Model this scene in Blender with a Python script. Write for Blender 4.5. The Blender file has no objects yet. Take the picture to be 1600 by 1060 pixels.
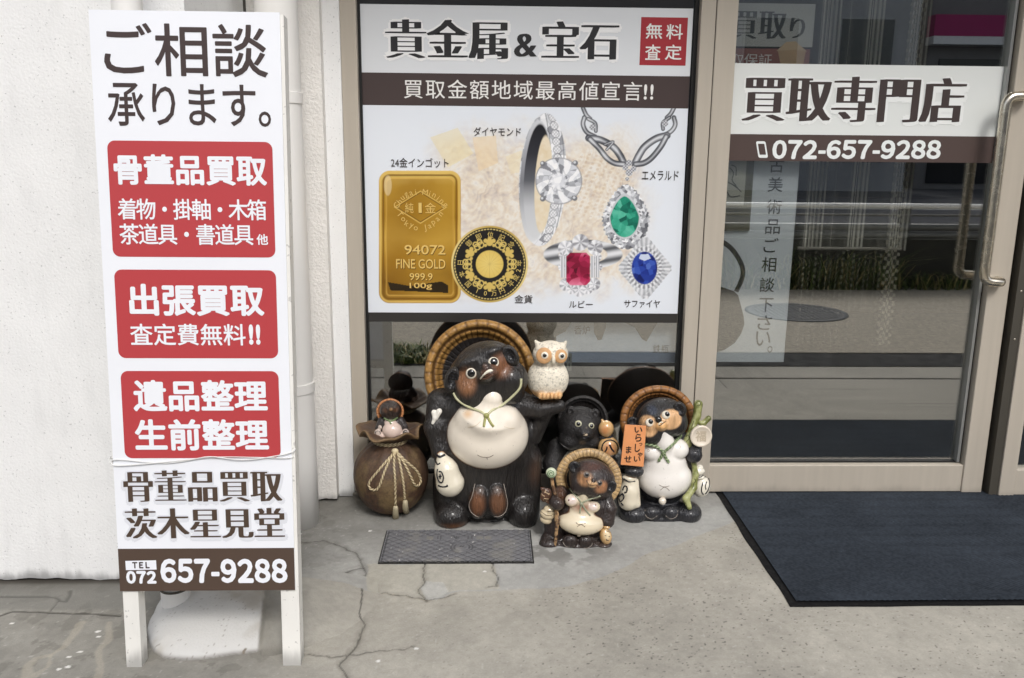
import bpy, math, random
import numpy as np
from mathutils import Vector, Matrix
random.seed(7)
S = bpy.context.scene
COL = S.collection
R = math.radians

# ------------------------------------------------------------------ camera
W0, H0, FPX = 1600.0, 1060.0, 1350.0
PITCH, YAW, ROLL, CAMH = R(12.613), R(1.678), R(0.5605), 1.3

def basis(p, y, r):
    cp, sp, cy, sy = math.cos(p), math.sin(p), math.cos(y), math.sin(y)
    f = np.array([sy*cp, cy*cp, -sp]); rt = np.array([cy, -sy, 0.0]); up = np.cross(rt, f)
    c, s = math.cos(r), math.sin(r)
    return np.array([c*rt+s*up, -s*rt+c*up, f])
BAS = basis(PITCH, YAW, ROLL)
CAM = np.array([0.0, -3.1274, CAMH])

cd = bpy.data.cameras.new('camera')
cam = bpy.data.objects.new('camera', cd); COL.objects.link(cam)
cd.sensor_fit = 'HORIZONTAL'; cd.sensor_width = 36.0; cd.lens = 36.0*FPX/W0
cd.clip_start = 0.02; cd.clip_end = 600
m = Matrix(((BAS[0][0], BAS[1][0], -BAS[2][0], CAM[0]), (BAS[0][1], BAS[1][1], -BAS[2][1], CAM[1]),
            (BAS[0][2], BAS[1][2], -BAS[2][2], CAM[2]), (0, 0, 0, 1)))
cam.matrix_world = m
S.camera = cam

# ------------------------------------------------------------------ sky, sun, exposure
w = bpy.data.worlds.new('World'); S.world = w; w.use_nodes = True
nt = w.node_tree; nt.nodes.clear()
sky = nt.nodes.new('ShaderNodeTexSky'); sky.sky_type = 'NISHITA'; sky.sun_disc = False
SUN_EL, SUN_ROT = R(46), R(166)
sky.sun_elevation = SUN_EL; sky.sun_rotation = SUN_ROT; sky.dust_density = 3.0; sky.ozone_density = 0.6
hs = nt.nodes.new('ShaderNodeHueSaturation'); hs.inputs['Saturation'].default_value = 0.5
bg = nt.nodes.new('ShaderNodeBackground'); bg.inputs['Strength'].default_value = 0.115
wo = nt.nodes.new('ShaderNodeOutputWorld')
nt.links.new(sky.outputs[0], hs.inputs['Color']); nt.links.new(hs.outputs[0], bg.inputs[0]); nt.links.new(bg.outputs[0], wo.inputs[0])
sd = bpy.data.lights.new('sun', 'SUN'); sd.energy = 0.95; sd.angle = R(14); sd.color = (1.0, 0.99, 0.975)
sun = bpy.data.objects.new('sun', sd); COL.objects.link(sun)
dirv = Vector((math.sin(SUN_ROT)*math.cos(SUN_EL), math.cos(SUN_ROT)*math.cos(SUN_EL), math.sin(SUN_EL)))
sun.rotation_euler = dirv.to_track_quat('Z', 'Y').to_euler()
S.view_settings.view_transform = 'Standard'; S.view_settings.look = 'None'
S.view_settings.exposure = 0.62; S.view_settings.gamma = 1.0

# ------------------------------------------------------------------ photo pixel -> point on a plane of the place
def ray(x, y):
    return BAS.T @ np.array([(x-W0/2)/FPX, -(y-H0/2)/FPX, 1.0])
def ony(x, y, Y):
    d = ray(x, y); return CAM + (Y-CAM[1])/d[1]*d
def onz(x, y, Z=0.0):
    d = ray(x, y); return CAM + (Z-CAM[2])/d[2]*d
def onpl(x, y, o, n):
    d = ray(x, y); return CAM + np.dot(np.asarray(o)-CAM, n)/np.dot(d, n)*d
def proj(P):
    v = (P-CAM) @ BAS.T
    return W0/2+FPX*v[:, 0]/v[:, 2], H0/2-FPX*v[:, 1]/v[:, 2]

def lin(c):
    c = np.asarray(c, float)/255.0
    return np.where(c <= 0.04045, c/12.92, ((c+0.055)/1.055)**2.4)

# ------------------------------------------------------------------ noise
def vnoise(x, y, sc, seed, z=None):
    def hsh(i, j, k):
        h = (i.astype(np.int64)*73856093) ^ (j.astype(np.int64)*19349663) ^ (k.astype(np.int64)*83492791) ^ (seed*2654435761 % 4294967296)
        h = (h ^ (h >> 13))*1274126177 & 0xffffffff
        h = (h ^ (h >> 16))*2246822519 & 0xffffffff
        return ((h ^ (h >> 15)) & 0xffff)/65535.0
    x = np.asarray(x, float)/sc; y = np.asarray(y, float)/sc
    z = np.zeros_like(x) if z is None else np.asarray(z, float)/sc
    i, j, k = np.floor(x), np.floor(y), np.floor(z)
    u, v, t = x-i, y-j, z-k
    u = u*u*(3-2*u); v = v*v*(3-2*v); t = t*t*(3-2*t)
    L = lambda a, b, q: a+(b-a)*q
    def pl(kk):
        return L(L(hsh(i, j, kk), hsh(i+1, j, kk), u), L(hsh(i, j+1, kk), hsh(i+1, j+1, kk), u), v)
    a = pl(k)
    return a if not np.any(t) else L(a, pl(k+1), t)
def fbm(x, y, sc, seed, n=4, z=None):
    a, s, tot = 0, 1.0, 0
    for q in range(n):
        a = a+s*vnoise(x, y, sc/2**q, seed+q*17, z); tot += s; s *= 0.55
    return a/tot
def sstep(a, b, x):
    t = np.clip((x-a)/(b-a), 0, 1); return t*t*(3-2*t)
def pdist(x, y, pts):
    d = np.full(np.shape(x), 1e9)
    for (ax, ay), (bx, by) in zip(pts[:-1], pts[1:]):
        vx, vy = bx-ax, by-ay; l = vx*vx+vy*vy+1e-12
        t = np.clip(((x-ax)*vx+(y-ay)*vy)/l, 0, 1)
        d = np.minimum(d, np.hypot(x-ax-t*vx, y-ay-t*vy))
    return d
def inpoly(x, y, pts):
    c = np.zeros(np.shape(x), bool); n = len(pts)
    for a in range(n):
        (x1, y1), (x2, y2) = pts[a], pts[(a+1) % n]
        if y1 != y2:
            c ^= ((y1 > y) != (y2 > y)) & (x < (x2-x1)*(y-y1)/(y2-y1)+x1)
    return c

# ------------------------------------------------------------------ materials
MATS = {}
def mat(name, col=None, rough=0.6, metal=0.0, attr=False, noise=None, bump=None, spec=0.5, coat=0.0, trans=0.0, alpha=None, stretch=None, pits=None, dirt=None):
    if name in MATS: return MATS[name]
    M = bpy.data.materials.new(name); M.use_nodes = True
    t = M.node_tree; b = t.nodes['Principled BSDF']; L = t.links
    tc = t.nodes.new('ShaderNodeTexCoord')
    if attr:
        a = t.nodes.new('ShaderNodeAttribute'); a.attribute_name = 'col'; src = a.outputs['Color']
    else:
        rgb = t.nodes.new('ShaderNodeRGB'); rgb.outputs[0].default_value = (*lin(col), 1); src = rgb.outputs[0]
    vec = tc.outputs['Object']
    if stretch:
        mp = t.nodes.new('ShaderNodeMapping'); mp.inputs['Scale'].default_value = stretch
        L.new(vec, mp.inputs[0]); vec = mp.outputs[0]
    if noise:
        n = t.nodes.new('ShaderNodeTexNoise'); n.inputs['Scale'].default_value = noise[0]; n.inputs['Detail'].default_value = 6
        L.new(vec, n.inputs['Vector'])
        mr = t.nodes.new('ShaderNodeMapRange'); mr.inputs['From Min'].default_value = 0.25; mr.inputs['From Max'].default_value = 0.75
        mr.inputs['To Min'].default_value = 1-noise[1]; mr.inputs['To Max'].default_value = 1+noise[1]
        L.new(n.outputs['Fac'], mr.inputs['Value'])
        vm = t.nodes.new('ShaderNodeVectorMath'); vm.operation = 'MULTIPLY'
        L.new(src, vm.inputs[0]); L.new(mr.outputs[0], vm.inputs[1]); src = vm.outputs[0]
        mr2 = t.nodes.new('ShaderNodeMapRange'); mr2.inputs['From Min'].default_value = 0.25; mr2.inputs['From Max'].default_value = 0.75
        mr2.inputs['To Min'].default_value = max(0.02, rough*0.8); mr2.inputs['To Max'].default_value = min(1, rough*1.2)
        L.new(n.outputs['Fac'], mr2.inputs['Value']); L.new(mr2.outputs[0], b.inputs['Roughness'])
    else:
        b.inputs['Roughness'].default_value = rough
    if pits:
        n3 = t.nodes.new('ShaderNodeTexNoise'); n3.inputs['Scale'].default_value = pits[0]; n3.inputs['Detail'].default_value = 2; L.new(vec, n3.inputs['Vector'])
        m3 = t.nodes.new('ShaderNodeMapRange'); m3.inputs['From Min'].default_value = pits[1]; m3.inputs['From Max'].default_value = pits[1]+0.03
        m3.inputs['To Min'].default_value = 1.0; m3.inputs['To Max'].default_value = pits[2]; L.new(n3.outputs['Fac'], m3.inputs['Value'])
        v3 = t.nodes.new('ShaderNodeVectorMath'); v3.operation = 'MULTIPLY'; L.new(src, v3.inputs[0]); L.new(m3.outputs[0], v3.inputs[1]); src = v3.outputs[0]
    if dirt:
        sp_ = t.nodes.new('ShaderNodeSeparateXYZ'); L.new(tc.outputs['Object'], sp_.inputs[0])
        mp4 = t.nodes.new('ShaderNodeMapping'); mp4.inputs['Scale'].default_value = (9, 9, 1.6); L.new(tc.outputs['Object'], mp4.inputs[0])
        n4 = t.nodes.new('ShaderNodeTexNoise'); n4.inputs['Scale'].default_value = 2.2; n4.inputs['Detail'].default_value = 8; L.new(mp4.outputs[0], n4.inputs['Vector'])
        ma = t.nodes.new('ShaderNodeMath'); ma.operation = 'MULTIPLY_ADD'; ma.inputs[1].default_value = -dirt[0]*2.2; ma.inputs[2].default_value = dirt[0]*1.0; L.new(n4.outputs['Fac'], ma.inputs[0])
        ad = t.nodes.new('ShaderNodeMath'); ad.operation = 'ADD'; L.new(ma.outputs[0], ad.inputs[0]); L.new(sp_.outputs['Z'], ad.inputs[1])
        m4 = t.nodes.new('ShaderNodeMapRange'); m4.interpolation_type = 'SMOOTHSTEP'; m4.inputs['From Min'].default_value = 0.0; m4.inputs['From Max'].default_value = dirt[0]
        m4.inputs['To Min'].default_value = dirt[1]; m4.inputs['To Max'].default_value = 1.0; L.new(ad.outputs[0], m4.inputs['Value'])
        m5 = t.nodes.new('ShaderNodeMapRange'); m5.inputs['From Min'].default_value = 0.55; m5.inputs['From Max'].default_value = 0.75; m5.inputs['To Min'].default_value = 1.0; m5.inputs['To Max'].default_value = dirt[2]; L.new(n4.outputs['Fac'], m5.inputs['Value'])
        mm = t.nodes.new('ShaderNodeMath'); mm.operation = 'MULTIPLY'; L.new(m4.outputs[0], mm.inputs[0]); L.new(m5.outputs[0], mm.inputs[1])
        v4 = t.nodes.new('ShaderNodeVectorMath'); v4.operation = 'MULTIPLY'; L.new(src, v4.inputs[0]); L.new(mm.outputs[0], v4.inputs[1]); src = v4.outputs[0]
    L.new(src, b.inputs['Base Color'])
    b.inputs['Metallic'].default_value = metal
    b.inputs['Specular IOR Level'].default_value = spec
    b.inputs['Coat Weight'].default_value = coat; b.inputs['Coat Roughness'].default_value = 0.06
    if bump:
        n2 = t.nodes.new('ShaderNodeTexNoise'); n2.inputs['Scale'].default_value = bump[0]; n2.inputs['Detail'].default_value = 5
        L.new(vec, n2.inputs['Vector'])
        bp = t.nodes.new('ShaderNodeBump'); bp.inputs['Strength'].default_value = bump[1]; bp.inputs['Distance'].default_value = bump[2]
        L.new(n2.outputs['Fac'], bp.inputs['Height']); L.new(bp.outputs[0], b.inputs['Normal'])
    if alpha == 'attr':
        a2 = t.nodes.new('ShaderNodeAttribute'); a2.attribute_name = 'alp'
        L.new(a2.outputs['Fac'], b.inputs['Alpha'])
    MATS[name] = M
    return M

def glass_mat(name, fac, tint=(0.9, 0.92, 0.9)):
    M = bpy.data.materials.new(name); M.use_nodes = True; t = M.node_tree; t.nodes.clear(); L = t.links
    o = t.nodes.new('ShaderNodeOutputMaterial'); mx = t.nodes.new('ShaderNodeMixShader'); mx.inputs[0].default_value = fac
    tr = t.nodes.new('ShaderNodeBsdfTransparent'); tr.inputs[0].default_value = (*tint, 1)
    gl = t.nodes.new('ShaderNodeBsdfGlossy'); gl.inputs['Roughness'].default_value = 0.0; gl.inputs['Color'].default_value = (0.97, 0.97, 0.95, 1)
    L.new(tr.outputs[0], mx.inputs[1]); L.new(gl.outputs[0], mx.inputs[2]); L.new(mx.outputs[0], o.inputs[0])
    MATS[name] = M
    return M

# ------------------------------------------------------------------ object helpers
def tag(o, label=None, cat=None, group=None, kind=None):
    if label: o['label'] = label
    if cat: o['category'] = cat
    if group: o['group'] = group
    if kind: o['kind'] = kind
    return o
def empty(name, loc, label, cat, group=None):
    o = bpy.data.objects.new(name, None); COL.objects.link(o); o.location = Vector(loc); o.empty_display_size = 0.05
    return tag(o, label, cat, group)
def mesh(name, V, F, material, parent=None, col=None, alp=None, smooth=False, off=None):
    """one mesh object; V are coordinates in the parent's space"""
    V = np.asarray(V, float).reshape(-1, 3)
    if off is not None: V = V-np.asarray(off)
    me = bpy.data.meshes.new(name)
    if isinstance(F, np.ndarray):
        n, k = F.shape
        me.vertices.add(len(V)); me.vertices.foreach_set('co', V.astype(np.float32).ravel())
        me.loops.add(n*k); me.loops.foreach_set('vertex_index', F.astype(np.int32).ravel())
        me.polygons.add(n); me.polygons.foreach_set('loop_start', np.arange(0, n*k, k, dtype=np.int32))
        me.update(calc_edges=True)
    else:
        me.from_pydata([tuple(v) for v in V], [], F); me.update()
    if col is not None:
        a = me.color_attributes.new('col', 'FLOAT_COLOR', 'POINT')
        c = np.ones((len(V), 4), np.float32); c[:, :3] = col
        a.data.foreach_set('color', c.ravel())
    if alp is not None:
        a = me.attributes.new('alp', 'FLOAT', 'POINT'); a.data.foreach_set('value', np.asarray(alp, np.float32))
    if smooth: me.polygons.foreach_set('use_smooth', np.ones(len(me.polygons), bool))
    me.materials.append(material)
    o = bpy.data.objects.new(name, me); COL.objects.link(o)
    if parent is not None: o.parent = parent
    return o

class MB:
    def __init__(s): s.V = []; s.F = []; s.T = []
    def add(s, V, F, T=None):
        n = len(s.V); s.V += [tuple(v) for v in V]; s.F += [tuple(i+n for i in f) for f in F]; s.T += list(T) if T is not None else [1.0]*len(V); return s
    def box(s, x0, x1, y0, y1, z0, z1, bev=0.0):
        if bev <= 0:
            V = [(x, y, z) for x in (x0, x1) for y in (y0, y1) for z in (z0, z1)]
            return s.add(V, [(0, 1, 3, 2), (4, 6, 7, 5), (0, 4, 5, 1), (2, 3, 7, 6), (0, 2, 6, 4), (1, 5, 7, 3)])
        import bmesh
        bm = bmesh.new(); bmesh.ops.create_cube(bm, size=1)
        for v in bm.verts:
            v.co = Vector(((x0+x1)/2+v.co.x*(x1-x0), (y0+y1)/2+v.co.y*(y1-y0), (z0+z1)/2+v.co.z*(z1-z0)))
        bmesh.ops.bevel(bm, geom=list(bm.edges), offset=bev, segments=2, profile=0.5, affect='EDGES')
        bm.verts.index_update()
        V = [tuple(v.co) for v in bm.verts]; F = [tuple(v.index for v in f.verts) for f in bm.faces]; bm.free()
        return s.add(V, F)
    def tube(s, pts, r, seg=12, twist=None, closed=False, cap=True):
        V, F, T = tubegeo(pts, r, seg, twist, cap); return s.add(V, F, T)
    def ball(s, c, r, rot=None, nu=20, nv=12):
        V, F = ballgeo(c, r, rot, nu, nv); return s.add(V, F)
    def prism(s, poly, axis, a, b):
        """poly: 2D outline (ccw) in the two other axes; extruded a..b along axis (1: y)"""
        n = len(poly)
        P = lambda q, t: (q[0], t, q[1]) if axis == 1 else (q[0], q[1], t)
        V = [P(q, a) for q in poly]+[P(q, b) for q in poly]
        F = [tuple(range(n)), tuple(range(2*n-1, n-1, -1))]+[(i, n+i, n+(i+1) % n, (i+1) % n) for i in range(n)]
        return s.add(V, F)
    def build(s, name, material, parent=None, smooth=False, off=None, tone=None, **k):
        if tone is not None:
            t = np.array(s.T)[:, None]; k['col'] = lin(tone[1])[None]*(1-t)+t*lin(tone[0])[None]
        return mesh(name, s.V, s.F, material, parent, smooth=smooth, off=off, **k)

def catmull(pts, n=8):
    P = [np.asarray(p, float) for p in pts]; P = [2*P[0]-P[1]]+P+[2*P[-1]-P[-2]]; out = []
    for i in range(1, len(P)-2):
        for t in np.linspace(0, 1, n, endpoint=False):
            a, b, c, d = P[i-1:i+3]
            out.append(0.5*((2*b)+(c-a)*t+(2*a-5*b+4*c-d)*t*t+(3*b-a-3*c+d)*t**3))
    out.append(P[-2]); return out
def tubegeo(pts, r, seg=12, twist=None, cap=True):
    pts = [np.asarray(p, float) for p in pts]; n = len(pts)
    rr = r if hasattr(r, '__len__') else [r]*n
    up = np.array([0.13, 0.27, 0.95]); V = []; T = []; dist = 0
    for i, p in enumerate(pts):
        t = pts[min(i+1, n-1)]-pts[max(i-1, 0)]; t = t/(np.linalg.norm(t)+1e-12)
        if i: dist += np.linalg.norm(p-pts[i-1])
        a = up-np.dot(up, t)*t
        if np.linalg.norm(a) < 1e-3: a = np.array([1.0, 0, 0])-t[0]*t
        a /= np.linalg.norm(a); b = np.cross(t, a); up = a
        for q in range(seg):
            an = 2*math.pi*q/seg; k = rr[i]
            w_ = math.cos(2*an+dist*twist) if twist else 1.0
            if twist: k *= 1+0.2*w_
            T.append(min(1.0, max(0.0, 0.5+0.9*w_)))
            V.append(p+k*(math.cos(an)*a+math.sin(an)*b))
    F = [(i*seg+q, i*seg+(q+1) % seg, (i+1)*seg+(q+1) % seg, (i+1)*seg+q) for i in range(n-1) for q in range(seg)]
    if cap: F += [tuple(range(seg-1, -1, -1)), tuple((n-1)*seg+q for q in range(seg))]
    return V, F, T
def ballgeo(c, r, rot=None, nu=20, nv=12):
    c = np.asarray(c, float); r = np.asarray(r if hasattr(r, '__len__') else (r, r, r), float)
    V = [np.array([0, 0, 1.0])]
    for j in range(1, nv):
        th = math.pi*j/nv
        for i in range(nu):
            ph = 2*math.pi*i/nu; V.append(np.array([math.sin(th)*math.cos(ph), math.sin(th)*math.sin(ph), math.cos(th)]))
    V.append(np.array([0, 0, -1.0])); n = len(V)
    V = [v*r for v in V]
    if rot is not None: V = [rot @ v for v in V]
    V = [v+c for v in V]
    F = [(0, 1+i, 1+(i+1) % nu) for i in range(nu)]
    F += [(1+(j-1)*nu+i, 1+j*nu+i, 1+j*nu+(i+1) % nu, 1+(j-1)*nu+(i+1) % nu) for j in range(1, nv-1) for i in range(nu)]
    F += [(n-1, 1+(nv-2)*nu+(i+1) % nu, 1+(nv-2)*nu+i) for i in range(nu)]
    return V, F
def rot_to(nrm, spin=0.0):
    """matrix whose local -y axis points along nrm (x stays level)"""
    y = -np.asarray(nrm, float); y /= np.linalg.norm(y)
    x = np.cross(y, (0, 0, 1.0)); x /= np.linalg.norm(x); z = np.cross(x, y)
    c, s = math.cos(spin), math.sin(spin)
    return np.array([c*x+s*z, y, -s*x+c*z]).T
def gridmesh(xs, ys):
    X, Y = np.meshgrid(xs, ys); nx, ny = len(xs), len(ys)
    i = np.arange((ny-1)*nx).reshape(ny-1, nx)[:, :-1].ravel()
    return X.ravel(), Y.ravel(), np.stack([i, i+1, i+nx+1, i+nx], 1)

# ------------------------------------------------------------------ lettering: outlines of the built-in font as flat meshes
_GL = {}
def glyphs(body, spacing=1.0, line=1.0, thin=0.0):
    key = (body, spacing, line, thin)
    if key not in _GL:
        c = bpy.data.curves.new('lettering', 'FONT'); c.body = body; c.resolution_u = 3
        c.space_character = spacing; c.space_line = line; c.offset = -thin; c.align_x = 'CENTER' if '\n' in body else 'LEFT'
        o = bpy.data.objects.new('lettering', c); COL.objects.link(o)
        dg = bpy.context.evaluated_depsgraph_get()
        me = bpy.data.meshes.new_from_object(o.evaluated_get(dg))
        V = np.array([v.co[:2] for v in me.vertices]); F = [tuple(p.vertices) for p in me.polygons]
        bpy.data.objects.remove(o); bpy.data.curves.remove(c); bpy.data.meshes.remove(me)
        _GL[key] = (V, F)
    return _GL[key]
GOTHIC = lambda r: [(r*math.cos(a), r*math.sin(a)) for a in np.arange(8)*math.pi/4]+[(0, 0)]
def MINCHO(r): return [(q*r, q*r*0.06) for q in np.linspace(-1, 1, 7)]
class Panel:
    """a flat printed surface: o = a point on it, u = right, v = up, n = outward"""
    def __init__(s, o, u, v):
        s.o = np.asarray(o, float); s.u = np.asarray(u, float)/np.linalg.norm(u); v = np.asarray(v, float)
        v = v-np.dot(v, s.u)*s.u; s.v = v/np.linalg.norm(v); s.n = np.cross(s.u, s.v)
        s.parent = None; s.off = np.zeros(3); s.lift = 0.0004
    def uv(s, px, py):
        d = onpl(px, py, s.o, s.n)-s.o; return np.array([d @ s.u, d @ s.v])
    def P(s, uv, h=0.0):
        return s.o+np.outer(uv[:, 0], s.u)+np.outer(uv[:, 1], s.v)+np.outer(np.broadcast_to(h, len(uv)), s.n)-s.off
    def text(s, name, body, box, material, weight=None, shear=0.0, spacing=1.0, line=1.0, lift=None, thin=0.0):
        x0, y0, x1, y1 = box; ym, xm = (y0+y1)/2, (x0+x1)/2
        a, b = s.uv(x0, ym), s.uv(x1, ym); t, q = s.uv(xm, y0), s.uv(xm, y1)
        V, F = glyphs(body, spacing, line, thin)
        weight = weight or [(0, 0)]
        wx = max(abs(k[0]) for k in weight); wy = max(abs(k[1]) for k in weight)
        lo, hi = V.min(0)-(wx, wy), V.max(0)+(wx, wy)
        vv, ff = [], []
        hh = s.lift if lift is None else lift
        for i, k in enumerate(weight):
            z = (V+np.array(k)-lo)/(hi-lo)
            z = np.stack([z[:, 0]+shear*(z[:, 1]-0.5), z[:, 1]], 1)
            uv = q[None, :]+z[:, :1]*0+np.outer(z[:, 1], (t-q)*np.array([0, 1]))
            uv[:, 0] = a[0]+(b[0]-a[0])*z[:, 0]
            n0 = sum(len(x) for x in vv)
            vv.append(s.P(uv, hh+i*0.00003)); ff += [tuple(j+n0 for j in f) for f in F]
        return mesh(name, np.concatenate(vv), ff, material, s.parent)
    def shape(s, name, pts, material, lift=None, uvspace=False):
        uv = np.array(pts if uvspace else [s.uv(*p) for p in pts])
        return mesh(name, s.P(uv, s.lift if lift is None else lift), [tuple(range(len(uv)))[::-1]], material, s.parent)
    def rrect(s, box, r, n=6):
        x0, y0, x1, y1 = box; out = []
        for cx, cy, a in ((x1-r, y0+r, 270), (x1-r, y1-r, 0), (x0+r, y1-r, 90), (x0+r, y0+r, 180)):
            out += [(cx+r*math.cos(R(a+90*t/n)), cy+r*math.sin(R(a+90*t/n))) for t in range(n+1)]
        return out

# ------------------------------------------------------------------ sculpting: signed distances blended, then surface nets
def surfnets(f, lo, hi, res):
    ax = [np.arange(lo[i]-2*res, hi[i]+3*res, res) for i in range(3)]
    G = np.stack(np.meshgrid(*ax, indexing='ij'), -1).astype(np.float32)
    sh = G.shape[:3]; D = f(G.reshape(-1, 3)).reshape(sh).astype(np.float32)
    nx, ny, nz = sh
    ins = D < 0
    corners = [(a, b, c) for a in (0, 1) for b in (0, 1) for c in (0, 1)]
    sl = lambda A, o: A[o[0]:nx-1+o[0], o[1]:ny-1+o[1], o[2]:nz-1+o[2]]
    cnt = sum(sl(ins, o).astype(np.int8) for o in corners)
    act = (cnt > 0) & (cnt < 8)
    idx = np.full(act.shape, -1, np.int64); idx[act] = np.arange(act.sum())
    ci, cj, ck = np.nonzero(act)
    acc = np.zeros((len(ci), 3)); num = np.zeros(len(ci))
    for axis in range(3):
        for a in (0, 1):
            for b in (0, 1):
                o = [0, 0, 0]; oth = [q for q in range(3) if q != axis]; o[oth[0]] = a; o[oth[1]] = b
                e = list(o); e[axis] = 1
                d0 = D[ci+o[0], cj+o[1], ck+o[2]]; d1 = D[ci+e[0], cj+e[1], ck+e[2]]
                cr = (d0 < 0) != (d1 < 0)
                t = np.where(cr, d0/np.where(cr, d0-d1, 1), 0)
                p = np.array(o, float)[None, :].repeat(len(ci), 0); p[:, axis] = t
                acc[cr] += p[cr]; num += cr
    V = (np.stack([ci, cj, ck], 1)+acc/num[:, None])*res+np.array([ax[0][0], ax[1][0], ax[2][0]])
    Fs = []
    for axis in range(3):
        oth = [q for q in range(3) if q != axis]
        A = np.moveaxis(ins, axis, 0)
        s0, s1 = A[:-1], A[1:]
        ch = np.moveaxis(s0 != s1, 0, axis); inn = np.moveaxis(s0, 0, axis)
        ii = np.stack(np.nonzero(ch), 1)
        ok = (ii[:, oth[0]] > 0) & (ii[:, oth[1]] > 0) & (ii[:, oth[0]] < sh[oth[0]]-1) & (ii[:, oth[1]] < sh[oth[1]]-1)
        ii = ii[ok]
        def cell(a, b):
            c = ii.copy(); c[:, oth[0]] -= a; c[:, oth[1]] -= b; return idx[c[:, 0], c[:, 1], c[:, 2]]
        q = np.stack([cell(1, 1), cell(0, 1), cell(0, 0), cell(1, 0)], 1)
        flip = inn[ii[:, 0], ii[:, 1], ii[:, 2]]
        if axis == 1: flip = ~flip
        q[~flip] = q[~flip][:, ::-1]
        Fs.append(q)
    F = np.concatenate(Fs); F = F[(F >= 0).all(1)]
    for _ in range(2):
        s = np.zeros_like(V); n = np.zeros(len(V))
        for a in range(4):
            for b in ((a+1) % 4, (a-1) % 4):
                np.add.at(s, F[:, a], V[F[:, b]]); np.add.at(n, F[:, a], 1)
        V = 0.55*V+0.45*s/np.maximum(n, 1)[:, None]
    return V, F

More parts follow.
